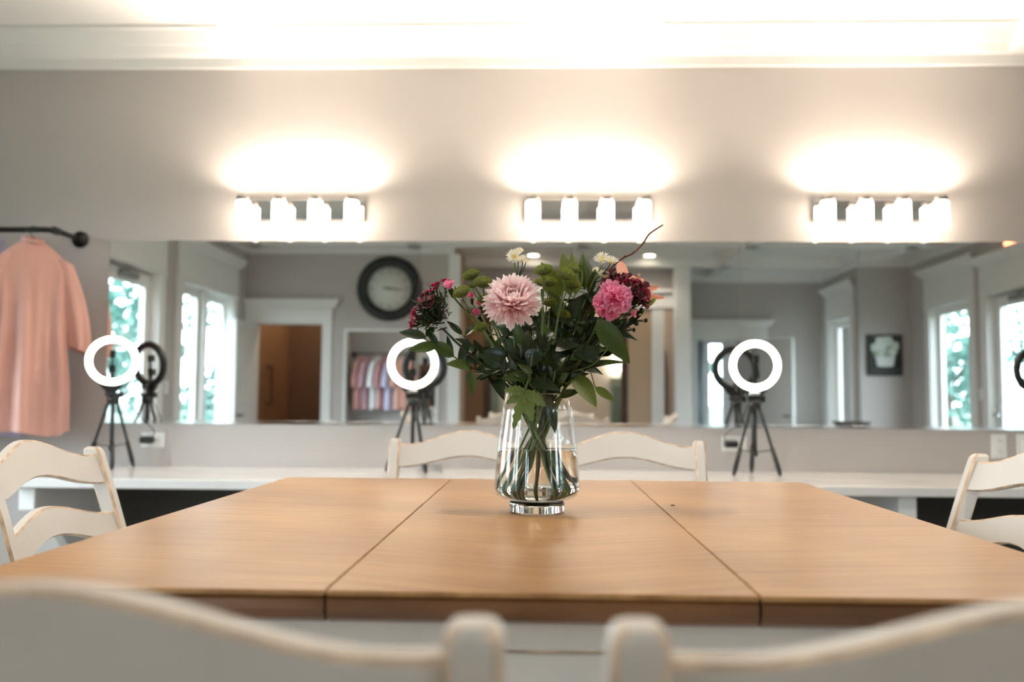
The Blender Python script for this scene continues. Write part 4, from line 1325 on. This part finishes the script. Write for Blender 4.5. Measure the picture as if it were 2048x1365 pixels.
mb = MB(); mb.lathe([(0, -0.022), (0.010, -0.020), (0.020, -0.010), (0.022, -0.002), (0.012, 0.006), (0, 0.008)], 18, MF)
head = mb.build('flower_head', 'leaf_pale', t)
head.location = -Vector(path[0])
rp_ = random.Random(3)
for (cnt, r0, el, L_, kind) in ((26, 0.012, -24, 0.041, 0), (34, 0.012, -9, 0.042, 0), (36, 0.012, 6, 0.041, 0), (36, 0.011, 20, 0.040, 1), (34, 0.011, 34, 0.039, 1), (30, 0.011, 47, 0.036, 1), (24, 0.010, 58, 0.031, 1), (18, 0.009, 67, 0.024, 2), (11, 0.006, 74, 0.016, 2), (6, 0.003, 80, 0.010, 2)):
    for k in range(cnt):
        a = 2 * PI * (k + rp_.uniform(-0.25, 0.25)) / cnt + el
        e = R(el + rp_.uniform(-9, 9))
        Ls = L_ * rp_.uniform(0.88, 1.08)
        base = Vector((r0 * math.cos(a), r0 * math.sin(a), 0.002 + 0.006 * math.sin(max(0, e))))
        d = Vector((math.cos(a) * math.cos(e), math.sin(a) * math.cos(e), math.sin(e)))
        nrm = Vector((-math.cos(a) * math.sin(e), -math.sin(a) * math.sin(e), math.cos(e)))
        M = MF @ orient(base, base + d * Ls, nrm)
        put('petal', MUM[kind], head, M, (0, 0, 0))
base = B(1022, 632, -0.088)
put('petal', MUM[0], head, orient(base, B(1021, 664, -0.094), Vector((0, -1, 0.1))) @ Matrix.Diagonal((1.5, 1, 1, 1)), (0, 0, 0))
put('petal', MUM[0], head, orient(B(1046, 612, -0.07), B(1059, 640, -0.07), Vector((0, -1, 0.1))) @ Matrix.Diagonal((1.3, 1, 1, 1)), (0, 0, 0))

# ---- green button chrysanthemums: a domed head of tiny florets over a green cup
def button_mesh():
    mb = MB()
    mb.lathe([(0, -0.42), (0.30, -0.38), (0.66, -0.22), (0.88, -0.02), (0.9, 0.10), (0.6, 0.3), (0, 0.4)], 20, mi=1)
    n = 150
    for i in range(n):
        zf = 1 - (i + 0.5) / n * 1.12
        zf = max(-0.12, zf)
        r = math.sqrt(max(0, 1 - zf * zf)); a = i * 2.399963
        d = Vector((r * math.cos(a), r * math.sin(a), zf))
        c = Vector((d.x * 0.88, d.y * 0.88, d.z * 0.66 - 0.02))
        nn = Vector((d.x, d.y, d.z * 1.3 + 0.1)).normalized()
        u = nn.orthogonal().normalized() * 0.060; v = nn.cross(u)
        tp = c + nn * 0.17
        q = [c + u, c + v, c - u, c - v]
        mb.add(q + [tp + u * 0.35, tp + v * 0.35, tp - u * 0.35, tp - v * 0.35], [(0, 1, 5, 4), (1, 2, 6, 5), (2, 3, 7, 6), (3, 0, 4, 7), (4, 5, 6, 7)])
    return mb.mesh('flower_head', ['button_green', 'button_cup'])
BUT = button_mesh()
PXM = 1.0 / (F_ / (VY - CAM.y))           # metres per pixel at the vase
def buttons(spec, label):
    """one spray: a main stem carrying several heads"""
    p0 = B(*spec[0][:2], spec[0][3])
    t, path = stem_thing('button_chrysanthemum', label, 'flower', 'green button chrysanthemums', p0 + Vector((0, 0.004, -0.010)), 0.0018)
    org = Vector(path[0])
    j = path[len(path) - 3]
    for i, (px, py, r, dz) in enumerate(spec):
        p = B(px, py, dz)
        n = Vector((rs.uniform(-0.25, 0.25) + (p.x - VX) * 1.5, -0.30 + rs.uniform(-0.2, 0.2), 1.0)).normalized()
        M = facing(p, n) @ Matrix.Scale(r * PXM, 4)
        h = put('flower_head', BUT, t, M, org)
        if i:
            mb = MB(); q = p - n * r * PXM * 0.35
            mb.tube([x - org for x in bez(j, j.lerp(q, 0.4) + Vector((0, 0, 0.005)), q - n * 0.02, q, 6)], 0.0013, 6)
            mb.build('side_stem', 'stem_green', t)
buttons([(924, 587, 19, -0.045)], 'green button chrysanthemum stem drooping beside the pink carnation bud')
buttons([(943, 553, 19, -0.01), (966, 568, 20, -0.025), (945, 573, 9, 0.0)], 'green button chrysanthemum spray of close paired heads left of big bloom')
buttons([(970, 600, 16, 0.0), (963, 657, 16, -0.03)], 'green button chrysanthemum spray with low heads behind the big bloom')
buttons([(1088, 543, 19, -0.04)], 'green button chrysanthemum on straight stem right beside big pink bloom')
buttons([(1083, 567, 15, 0.005), (1098, 567, 18, -0.01)], 'green button chrysanthemum pair behind the straight stemmed head')
buttons([(1131, 552, 20, -0.04), (1142, 541, 19, -0.01), (1144, 572, 17, -0.02)], 'green button chrysanthemum spray of three heads before the tall leaves')
buttons([(1099, 607, 16, -0.015)], 'green button chrysanthemum below the close pair')
buttons([(1126, 631, 15, 0.0)], 'green button chrysanthemum lowest before the dark foliage')

# ---- white asters
AST = petal_mesh('petal', 'aster_petal', 0.24, 0.5, 0.12, 4)
def asters(spec, label):
    p0 = B(*spec[0][:2], spec[0][3])
    t, path = stem_thing('white_aster', label, 'flower', 'white asters', p0 + Vector((0, 0, -0.012)), 0.0015)
    org = Vector(path[0]); j = path[len(path) - 2]
    for i, (px, py, r, dz, up) in enumerate(spec):
        p = B(px, py, dz); rr = r * PXM
        n = Vector((rs.uniform(-0.5, 0.5), -0.8, up)).normalized()
        M = facing(p, n)
        mb = MB(); mb.lathe([(0, -0.35 * rr), (0.22 * rr, -0.3 * rr), (0.24 * rr, -0.08 * rr), (0.20 * rr, 0.08 * rr), (0.10 * rr, 0.13 * rr), (0, 0.14 * rr)], 14, M)
        h = mb.build('flower_head', 'yellow_disc', t); h.location = -org
        for (cnt, e0, L_) in ((16, 10, 0.9), (14, 32, 0.78), (8, 58, 0.55)):
            for k in range(cnt):
                a = 2 * PI * (k + rs.uniform(-0.2, 0.2)) / cnt; e = R(e0 + rs.uniform(-8, 8))
                b = Vector((0.2 * rr * math.cos(a), 0.2 * rr * math.sin(a), 0))
                d = Vector((math.cos(a) * math.cos(e), math.sin(a) * math.cos(e), math.sin(e)))
                nn = Vector((-math.cos(a) * math.sin(e), -math.sin(a) * math.sin(e), math.cos(e)))
                put('petal', AST, h, M @ orient(b, b + d * L_ * rr, nn), (0, 0, 0))
        if i:
            mb = MB(); q = p - n * rr * 0.3
            mb.tube([x - org for x in bez(j, j.lerp(q, 0.5), q - n * 0.012, q, 5)], 0.0012, 6); mb.build('side_stem', 'stem_dark', t)
asters([(1029, 514, 17, 0.01, 0.4), (1044, 519, 12, 0.02, 1.0), (1039, 502, 9, 0.03, 0.8), (1052, 524, 7, 0.01, 1.2)], 'white asters standing above the big pink bloom')
asters([(1204, 519, 17, 0.0, 0.7), (1222, 523, 15, -0.01, 1.1), (1207, 551, 14, 0.0, 0.9), (1192, 541, 8, 0.02, 0.8)], 'white asters standing beside the bare twig')

# ---- carnations
def frill(name, m, w=1.0, n=7, k=9, amp=0.10, seed=1):
    rnd = random.Random(seed)
    mb = MB(); secs = []
    for i in range(n + 1):
        u = i / n
        row = []
        for j in range(k + 1):
            v = -1 + 2 * j / k
            hw = w / 2 * (0.12 + 0.88 * u ** 1.2)
            x = v * hw
            y = u * (1 - 0.22 * v * v) + (0.05 * (-1) ** j if i == n else 0)
            z = amp * u * u * math.sin(v * 7 + seed) + 0.10 * u * math.cos(v * 2.2)
            row.append(Vector((x, y, z)))
        secs.append(row)
    mb.loft(secs, None, False, False, True)
    return mb.mesh(name, m)
CAR = [frill('petal', 'carnation_petal', 1.15, amp=0.20, seed=s) for s in (1, 2, 3)]
CRI = [frill('petal', 'crimson', 1.0, 4, 6, 0.12, s) for s in (1, 2)]
MAG = [frill('petal', 'magenta', 1.0, 4, 6, 0.12, s) for s in (4, 5)]
HPK = [frill('petal', 'hot_pink', 1.0, 5, 7, 0.14, s) for s in (6, 7)]
def calyx(mb, p, n, L_, r, M0=None):
    M = facing(p, n)
    mb.lathe([(0, -L_), (r * 0.6, -L_ * 0.97), (r * 0.85, -L_ * 0.5), (r, -0.1 * L_), (r * 1.15, 0), (r * 0.7, 0.02 * L_), (0, 0)], 12, M)
def carnation(t, org, px, py, r, dz, nrm, set_, layers=((5, 4, 1.1), (5, 28, 1.05), (4, 50, 0.95), (3, 68, 0.85), (2, 82, 0.7)), cal=True):
    p = B(px, py, dz); rr = r * PXM; n = Vector(nrm).normalized(); M = facing(p, n)
    mb = MB(); calyx(mb, p - n * rr * 0.1, n, rr * 1.1, rr * 0.34)
    h = mb.build('flower_head', 'leaf_dark', t); h.location = -org
    for (cnt, e0, L_) in layers:
        off = rs.uniform(0, 6)
        for k in range(cnt):
            a = 2 * PI * (k + rs.uniform(-0.2, 0.2)) / cnt + off; e = R(e0 + rs.uniform(-9, 9))
            b = Vector((0.12 * rr * math.cos(a), 0.12 * rr * math.sin(a), -0.05 * rr))
            d = Vector((math.cos(a) * math.cos(e), math.sin(a) * math.cos(e), math.sin(e)))
            nn = Vector((-math.cos(a) * math.sin(e), -math.sin(a) * math.sin(e), math.cos(e)))
            put('petal', rs.choice(set_), h, M @ orient(b, b + d * L_ * rr * rs.uniform(0.75, 1.15), nn), (0, 0, 0))
    return p - n * rr * 1.1
def carn_stem(name, label, group, heads, set_, m='stem_green', r=0.0018, **kw):
    p0 = B(heads[0][0], heads[0][1], heads[0][3])
    n0 = Vector(heads[0][4]).normalized()
    t, path = stem_thing(name, label, 'flower', group, p0 - n0 * heads[0][2] * PXM * 1.1, r, m, **kw)
    org = Vector(path[0]); j = path[len(path) - 3]
    for i, hd in enumerate(heads):
        q = carnation(t, org, hd[0], hd[1], hd[2], hd[3], hd[4], hd[5] if len(hd) > 5 else set_, **({'layers': hd[6]} if len(hd) > 6 else {}))
        if i:
            n = Vector(hd[4]).normalized()
            mb = MB(); mb.tube([x - org for x in bez(j, j.lerp(q, 0.5), q - n * 0.02, q, 5)], 0.0013, 6); mb.build('side_stem', m, t)
    return t, path
BUD = ((4, 62, 1.0), (4, 76, 0.95), (2, 86, 0.9))
carn_stem('pink_carnation', 'bright pink carnation with ruffled petals beside crimson cluster', 'pink carnations',
          [(1228, 596, 28, -0.05, (0.15, -0.95, 0.35)), (1202, 604, 17, -0.03, (-0.6, -0.7, 0.2)), (1206, 622, 13, -0.04, (-0.3, -0.5, -0.9)), (1222, 628, 13, -0.05, (0.1, -0.6, -0.9)), (1262, 628, 12, -0.04, (0.9, -0.3, 0.15), CAR, BUD)], CAR)
carn_stem('pink_carnation', 'pink carnation bud with green calyx by the dark red florets', 'pink carnations',
          [(900, 577, 17, -0.04, (-0.35, -0.3, 0.9), CAR, BUD)], CAR)
carn_stem('pink_carnation', 'pink carnation buds on thin stems behind the big bloom', 'pink carnations',
          [(943, 596, 12, 0.02, (-0.1, -0.3, 0.9), HPK, BUD), (956, 631, 15, 0.0, (-0.5, -0.5, 0.7), HPK, BUD), (960, 612, 13, 0.03, (-0.2, -0.3, 0.9), HPK, BUD), (1001, 605, 14, 0.03, (0, -0.3, 0.9), HPK, BUD)], HPK)

# ---- sweet william: flat head of small fringed florets over spiky green bracts
def sweet_william(label, c, florets, spikes_dir, sets, fr=11):
    p = B(*c)
    t, path = stem_thing('sweet_william', label, 'flower', 'dark red sweet william heads', p + Vector((0, 0.005, -0.015)), 0.0024, 'stem_dark')
    org = Vector(path[0])
    mb = MB()
    rnd = random.Random(int(c[0]))
    for (px, py, dz) in florets:
        q = B(px, py, dz)
        mb.tube([x - org for x in bez(p, p.lerp(q, 0.4), p.lerp(q, 0.7), q, 4)], [0.0014] * 4 + [0.0022], 6)
    mb.build('side_stem', 'stem_dark', t)
    mb = MB()
    for _ in range(330):
        u = rnd.random()
        f = rnd.choice(florets)
        q = B(f[0], f[1], f[2])
        s = p.lerp(q, rnd.uniform(0.1, 0.85)) + Vector((rnd.gauss(0, 0.007), rnd.gauss(0, 0.007), rnd.gauss(0, 0.006)))
        d = (Vector(spikes_dir) + Vector((rnd.gauss(0, 0.7), rnd.gauss(0, 0.7), rnd.gauss(0, 0.6)))).normalized()
        L_ = rnd.uniform(0.012, 0.026)
        mb.tube([s - org, s + d * L_ * 0.5 - org, s + d * L_ - org], [0.0016, 0.0013, 0.0001], 4)
    tag(mb.build('bracts', 'leaf_dark', t), kind='stuff')
    for i, (px, py, dz) in enumerate(florets):
        q = B(px, py, dz)
        n = ((q - p).normalized() + Vector((0, -0.5, 0.3))).normalized()
        M = facing(q, n)
        mb = MB(); calyx(mb, q, n, 0.010, 0.0025)
        h = mb.build('floret', 'stem_dark', t); h.location = -org
        st = sets[i % len(sets)]
        for k in range(6):
            a = 2 * PI * k / 6 + i; e = R(rnd.uniform(8, 45))
            d = Vector((math.cos(a) * math.cos(e), math.sin(a) * math.cos(e), math.sin(e)))
            nn = Vector((-math.cos(a) * math.sin(e), -math.sin(a) * math.sin(e), math.cos(e)))
            put('petal', rnd.choice(st), h, M @ orient(Vector((0, 0, 0)), d * fr * PXM * rnd.uniform(0.8, 1.1), nn), (0, 0, 0))
    return t, path, org
sweet_william('dark red sweet william head leaning before the wall clock', (884, 640, -0.035),
              [(826, 652, -0.03), (829, 630, -0.04), (840, 612, -0.03), (848, 607, -0.045), (853, 591, -0.03), (858, 598, -0.05), (866, 581, -0.03), (872, 574, -0.02), (860, 612, -0.055), (893, 566, 0.0), (834, 640, -0.02), (846, 600, -0.015)],
              (-0.6, -0.5, 0.35), [MAG, MAG, CRI], 13)
sweet_william('deep crimson sweet william head between pink carnation and lily', (1246, 612, 0.0),
              [(1222, 550, 0.0), (1224, 565, -0.01), (1236, 557, 0.0), (1242, 566, -0.02), (1254, 560, -0.01), (1250, 574, -0.03), (1262, 572, -0.02), (1272, 570, -0.01), (1266, 584, -0.03), (1278, 582, -0.02), (1286, 578, -0.01),
               (1288, 592, -0.02), (1279, 596, -0.03), (1284, 606, -0.02), (1230, 574, -0.02), (1258, 590, -0.03)],
              (0.2, -0.5, 0.6), [CRI, CRI, CRI, MAG], 17)

# ---- lily
LIL = petal_mesh('petal', 'lily_petal', 0.30, 0.5, -0.10, 8, 0.5)
pl = B(1262, 582, 0.02)
t, path = stem_thing('peach_lily', 'peach lily with pointed petals behind the crimson head', 'flower', 'flowers in the bouquet', pl + Vector((-0.01, 0, -0.02)), 0.0030)
org = Vector(path[0])
mb = MB(); calyx(mb, pl, Vector((0.4, -0.2, 0.8)), 0.02, 0.006)
h = mb.build('flower_head', 'leaf_pale', t); h.location = -org
for (tx, ty, dz, bx, by, w) in ((1240, 520, 0.03, 1250, 572, 1.5), (1317, 573, 0.0, 1268, 588, 1.2), (1328, 594, 0.0, 1270, 596, 0.9), (1287, 556, 0.03, 1266, 582, 1.6), (1262, 545, 0.06, 1258, 580, 1.6)):
    put('petal', LIL, h, orient(B(bx, by, 0.015), B(tx, ty, dz), Vector((0.1, -1, 0.4))) @ Matrix.Diagonal((w, 1, 1, 1)), (0, 0, 0))
mb = MB()
for (tx, ty) in ((1279, 548), (1272, 556)):
    a, b = B(1266, 578, 0.01), B(tx, ty, 0.0)
    mb.tube([a, a.lerp(b, 0.7), b], [0.0012, 0.001, 0.003], 6)
st = mb.build('stamen', 'lily_petal', h)
a, b = B(1284, 607, 0.0), B(1313, 596, 0.0)
mb = MB(); mb.tube([a.lerp(b, k / 8) - org + Vector((0, 0, -0.004 * math.sin(PI * k / 8))) for k in range(9)], [0.0015, 0.005, 0.0068, 0.0072, 0.0068, 0.0058, 0.0045, 0.003, 0.0006], 10)
mb.build('bud', 'lily_bud_skin', t)
mb = MB(); mb.tube([x - org for x in bez(path[-3], path[-3].lerp(a, 0.4), a - Vector((0.02, 0, 0.01)), a, 6)], 0.0016, 6); mb.build('side_stem', 'stem_green', t)

# ---- bare willow twig
pts = catmull([B(1205, 562, 0.03), B(1222, 537, 0.02), B(1233, 526, 0.01), B(1248, 515, 0.0), B(1264, 508, 0.0), B(1277, 497, 0.0), B(1287, 486, 0.0), B(1297, 470, 0.0), B(1310, 460, 0.0), B(1326, 450, 0.0)], 4)
path = vase_path(pts[0])
t = thing('willow_twig', 'thin bare red brown twig arching above the bouquet', 'twig', path[0], 0)
org = Vector(path[0])
full = path[:-1] + pts
mb = MB(); mb.tube([q - org for q in full], [0.0022] * len(path) + [0.0021 - 0.0009 * i / len(pts) for i in range(len(full) - len(path))], 7); mb.build('stem', 'stem_red', t)
mb = MB()
for (px, py) in ((1248, 515), (1287, 486), (1264, 508)):
    q = B(px, py, 0.0); mb.tube([q - org, q - org + Vector((0.003, -0.001, 0.004))], [0.0022, 0.0006], 6)
mb.build('twig_bud', 'stem_red', t)

# ---- foliage sprigs: (base px, tip px, base dz, tip dz, kind, width factor, normal)
def sprig(name, label, main, leaves, m='stem_dark', group='foliage sprigs', r=0.0016):
    pts = catmull([B(*q) for q in main], 5)
    path = vase_path(pts[0])
    t = thing(name, label, 'foliage', path[0], 0, group)
    org = Vector(path[0])
    full = path[:-1] + pts
    mb = MB(); mb.tube([q - org for q in full], [r * 1.2] * (len(path) - 1) + [r * (1 - 0.5 * i / len(pts)) for i in range(len(pts))], 6); mb.build('stem', m, t)
    for lf in leaves:
        b, q = B(lf[0], lf[1], lf[4]), B(lf[2], lf[3], lf[5])
        leaf(t, org, b, q, lf[6], Vector(lf[8]) if len(lf) > 8 else None, lf[7])
        near = min(pts, key=lambda z: (z - b).length)
        if (near - b).length > 0.004:
            mb = MB(); mb.tube([near - org, near.lerp(b, 0.5) - org + Vector((0, 0, 0.002)), b - org], 0.0009, 5); mb.build('leaf_stalk', m, t)
    return t
sprig('ruscus_sprig', 'long leaning sprig of glossy leaves reaching before the ring light', [(975, 745, -0.02), (940, 735, -0.04), (905, 712, -0.05), (872, 692, -0.05), (846, 676, -0.05)],
      [(852, 675, 798, 661, -0.05, -0.055, 'dark', 1.0), (874, 693, 817, 697, -0.05, -0.06, 'mid', 1.05), (908, 714, 860, 680, -0.05, -0.055, 'mid', 1.15),
       (944, 737, 897, 722, -0.04, -0.07, 'mid', 1.35, (0.1, -0.8, 0.7)), (941, 743, 946, 790, -0.05, -0.06, 'mid', 1.1), (905, 712, 893, 668, -0.05, -0.04, 'slim', 1.2), (852, 674, 872, 648, -0.05, -0.03, 'dark', 1.0), (876, 690, 850, 655, -0.05, -0.045, 'dark', 0.8)])
sprig('ruscus_sprig', 'short sprig of dark glossy leaves between ruscus and button stems', [(985, 730, 0.0), (955, 700, -0.01), (925, 670, -0.02)],
      [(925, 670, 893, 640, -0.02, -0.02, 'dark', 0.8), (935, 682, 916, 735, -0.02, -0.03, 'dark', 0.9), (945, 692, 912, 676, -0.02, -0.03, 'dark', 0.9), (955, 700, 950, 735, -0.01, -0.03, 'slim', 1.2), (930, 672, 960, 640, -0.02, 0.0, 'dark', 0.7), (985, 728, 1005, 790, -0.02, -0.06, 'broad_dark', 0.8), (990, 735, 962, 757, -0.03, -0.05, 'broad_dark', 0.9)])
sprig('salal_sprig', 'tall sprig of broad upright leaves crowning the bouquet', [(1120, 690, 0.03), (1135, 640, 0.04), (1150, 590, 0.04), (1158, 560, 0.04)],
      [(1140, 592, 1126, 499, 0.03, 0.045, 'olive', 0.85), (1152, 590, 1146, 501, 0.025, 0.045, 'olive', 0.95), (1170, 580, 1168, 497, 0.03, 0.04, 'mid', 0.75), (1180, 590, 1178, 494, 0.02, 0.03, 'mid', 0.5, (0.8, -0.6, 0.2)), (1178, 590, 1190, 540, 0.02, 0.0, 'mid', 0.8),
       (1118, 600, 1084, 524, 0.03, 0.02, 'broad_olive', 0.95), (1130, 640, 1190, 580, 0.02, 0.0, 'dark', 1.1), (1135, 650, 1100, 580, 0.02, 0.01, 'mid', 1.0)], 'stem_green')
sprig('salal_sprig', 'side sprig of broad leaves hanging over the vase shoulder', [(1115, 770, -0.01), (1145, 745, -0.03), (1185, 730, -0.04), (1215, 700, -0.04)],
      [(1143, 748, 1196, 809, -0.03, -0.06, 'broad_olive', 0.95, (0.3, -0.9, 0.5)), (1190, 775, 1230, 802, -0.04, -0.05, 'olive', 1.0), (1165, 742, 1250, 712, -0.03, -0.04, 'mid', 0.65, (0, -0.6, 0.9)), (1195, 640, 1258, 724, -0.03, -0.05, 'mid', 1.05, (-0.3, -0.9, 0.3)),
       (1200, 720, 1140, 690, -0.03, -0.05, 'broad_dark', 0.9), (1210, 700, 1240, 660, -0.03, -0.03, 'broad_dark', 0.8)], 'stem_green')
sprig('myrtle_sprig', 'wispy sprig of tiny buds and narrow leaves right of the bouquet', [(1200, 690, 0.0), (1235, 665, 0.0), (1262, 645, 0.0), (1290, 640, 0.0)],
      [(1240, 664, 1272, 658, 0.0, 0.0, 'slim', 0.6), (1240, 668, 1262, 678, 0.0, 0.0, 'slim', 0.6), (1255, 650, 1287, 614, 0.0, 0.0, 'slim', 1.0), (1250, 655, 1272, 643, 0.0, 0.0, 'slim', 0.9), (1225, 672, 1252, 640, 0.0, 0.0, 'dark', 0.8), (1245, 660, 1285, 626, 0.0, 0.0, 'slim', 0.8)])
mb = MB()
for (px, py, r) in ((1292, 641, 4), (1273, 647, 5), (1283, 622, 6), (1268, 660, 4)):
    q = B(px, py, 0.0)
    t2 = thing('flower_bud', 'small dark closed bud on thin stalk beside the myrtle', 'bud', q, 0, 'small closed buds')
    mb = MB(); mb.lathe([(0, -1.2 * r * PXM), (0.6 * r * PXM, -0.9 * r * PXM), (r * PXM, 0), (0.6 * r * PXM, 0.9 * r * PXM), (0, 1.1 * r * PXM)], 10); mb.build('bud_case', 'leaf_dark', t2)
    a = B(1240, 664, 0.0) - q
    mb = MB(); mb.tube(bez(a, a * 0.6 + Vector((0, 0, 0.012)), a * 0.25 + Vector((0, 0, 0.006)), Vector((0, 0, -0.004)), 6), 0.0009, 5); mb.build('stalk', 'stem_dark', t2)

# ---- pale lobed leaf drooping over the rim
def lobed():
    mb = MB()
    for (ang, L_, w) in ((-95, 0.72, 0.30), (-50, 0.88, 0.30), (-18, 1.12, 0.26), (22, 0.62, 0.26), (62, 0.60, 0.26)):
        a = R(ang); d = Vector((math.sin(a), math.cos(a), 0)); s = Vector((d.y, -d.x, 0))
        secs = []
        n = 10
        for i in range(n + 1):
            u = i / n
            hw = w / 2 * (0.25 + 0.9 * math.sin(PI * u ** 0.8)) * (1 + 0.22 * (1 if i % 2 else -1)) if i < n else 0.003
            c = d * u * L_ + Vector((0, 0, -0.18 * u * u))
            secs.append([c - s * hw + Vector((0, 0, 0.03)), c, c + s * hw + Vector((0, 0, 0.03))])
        mb.loft(secs, None, False, False, True)
    return mb.mesh('lobed_leaf', 'leaf_pale')
LOB = lobed()
q = B(1050, 784, -0.075)
path = vase_path(B(1060, 745, -0.05), foot_ang=R(60), foot_r=0.05)
t = thing('chrysanthemum_leaf', 'pale green lobed leaf drooping over the vase rim', 'leaf', path[0], 0, None)
org = Vector(path[0])
mb = MB(); mb.tube([x - org for x in path + [q]], 0.0016, 6); mb.build('stem', 'stem_green', t)
put('lobed_leaf', LOB, t, orient(q, B(1010, 838, -0.095), Vector((0.1, -1, 0.25))), org)

# ---- filler stems with dark leaves: the green mass between the blooms
rf = random.Random(11)
fill = [(985, 690, 0.02), (1010, 700, -0.03), (1040, 690, -0.03), (1062, 660, 0.02), (1075, 700, -0.04), (1100, 690, -0.03), (1125, 690, 0.0), (1150, 660, 0.02), (1165, 700, -0.03), (1185, 650, 0.0), (1205, 670, 0.02), (1222, 655, -0.02),
        (1030, 655, 0.04), (1090, 640, 0.04), (1180, 620, 0.03), (1140, 720, -0.04), (960, 705, 0.02), (1215, 690, 0.03), (1000, 730, -0.05), (1055, 735, -0.06), (1110, 740, -0.06), (1165, 610, 0.04), (1060, 600, 0.06), (1215, 620, 0.04)]
for i, (px, py, dz) in enumerate(fill):
    p = B(px, py, dz)
    path = vase_path(p, short=i % 5 != 0)
    lab = 'dark leafy green stem filling the middle of bouquet'
    t = thing('greenery_stem', lab, 'foliage', path[0], 0, 'leafy stems filling the bouquet')
    org = Vector(path[0])
    mb = MB(); mb.tube([x - org for x in path], [0.0024] * 3 + [0.0017] * (len(path) - 3), 6); mb.build('stem', 'stem_green' if i % 3 else 'stem_dark', t)
    for k in range(6 if dz < 0.03 else 5):
        b = path[rf.randint(4, len(path) - 1)].lerp(p, rf.uniform(0.0, 0.9))
        d = Vector((rf.gauss(0, 0.7) + (p.x - VX) * 4, rf.uniform(-0.8, 0.4), rf.uniform(-0.4, 0.9))).normalized()
        L_ = rf.uniform(0.032, 0.060)
        leaf(t, org, b, b + d * L_, rf.choice(['dark', 'dark', 'broad_dark', 'mid', 'dark', 'slim']), Vector((rf.gauss(0, 0.5), -1, rf.uniform(-0.2, 0.9))), rf.uniform(0.8, 1.25))
    for k in range(3):          # low leaves gathered around the neck
        b = path[rf.randint(2, 5)] + Vector((rf.gauss(0, 0.012), rf.uniform(-0.03, 0.01), rf.uniform(0.0, 0.03)))
        d = Vector((rf.gauss(0, 0.8), rf.uniform(-0.7, 0.1), rf.uniform(0.1, 0.9))).normalized()
        leaf(t, org, b, b + d * rf.uniform(0.03, 0.05), rf.choice(['dark', 'broad_dark', 'dark', 'mid']), Vector((rf.gauss(0, 0.5), -1, rf.uniform(-0.3, 0.6))), rf.uniform(0.8, 1.2))

sprig('salal_sprig', 'sprig of long dark upright leaves in the bouquet middle', [(1085, 760, 0.0), (1095, 710, 0.0), (1105, 660, 0.01), (1115, 620, 0.02)],
      [(1095, 710, 1083, 610, 0.0, 0.01, 'dark', 0.9), (1110, 690, 1112, 590, 0.02, 0.03, 'mid', 0.9), (1120, 680, 1150, 596, 0.02, 0.03, 'dark', 1.0), (1140, 680, 1176, 600, 0.03, 0.02, 'dark', 1.0), (1150, 690, 1205, 640, 0.02, 0.0, 'broad_dark', 0.9), (1060, 710, 1045, 640, 0.0, 0.01, 'dark', 0.9), (1040, 720, 1000, 660, 0.0, 0.01, 'dark', 0.9), (1160, 660, 1195, 590, 0.04, 0.03, 'mid', 0.9), (1095, 780, 1112, 866, -0.01, -0.03, 'dark', 0.7), (1080, 790, 1076, 850, 0.0, -0.02, 'broad_dark', 0.7), (1105, 720, 1085, 640, -0.02, -0.02, 'mid', 1.0)], 'stem_dark')
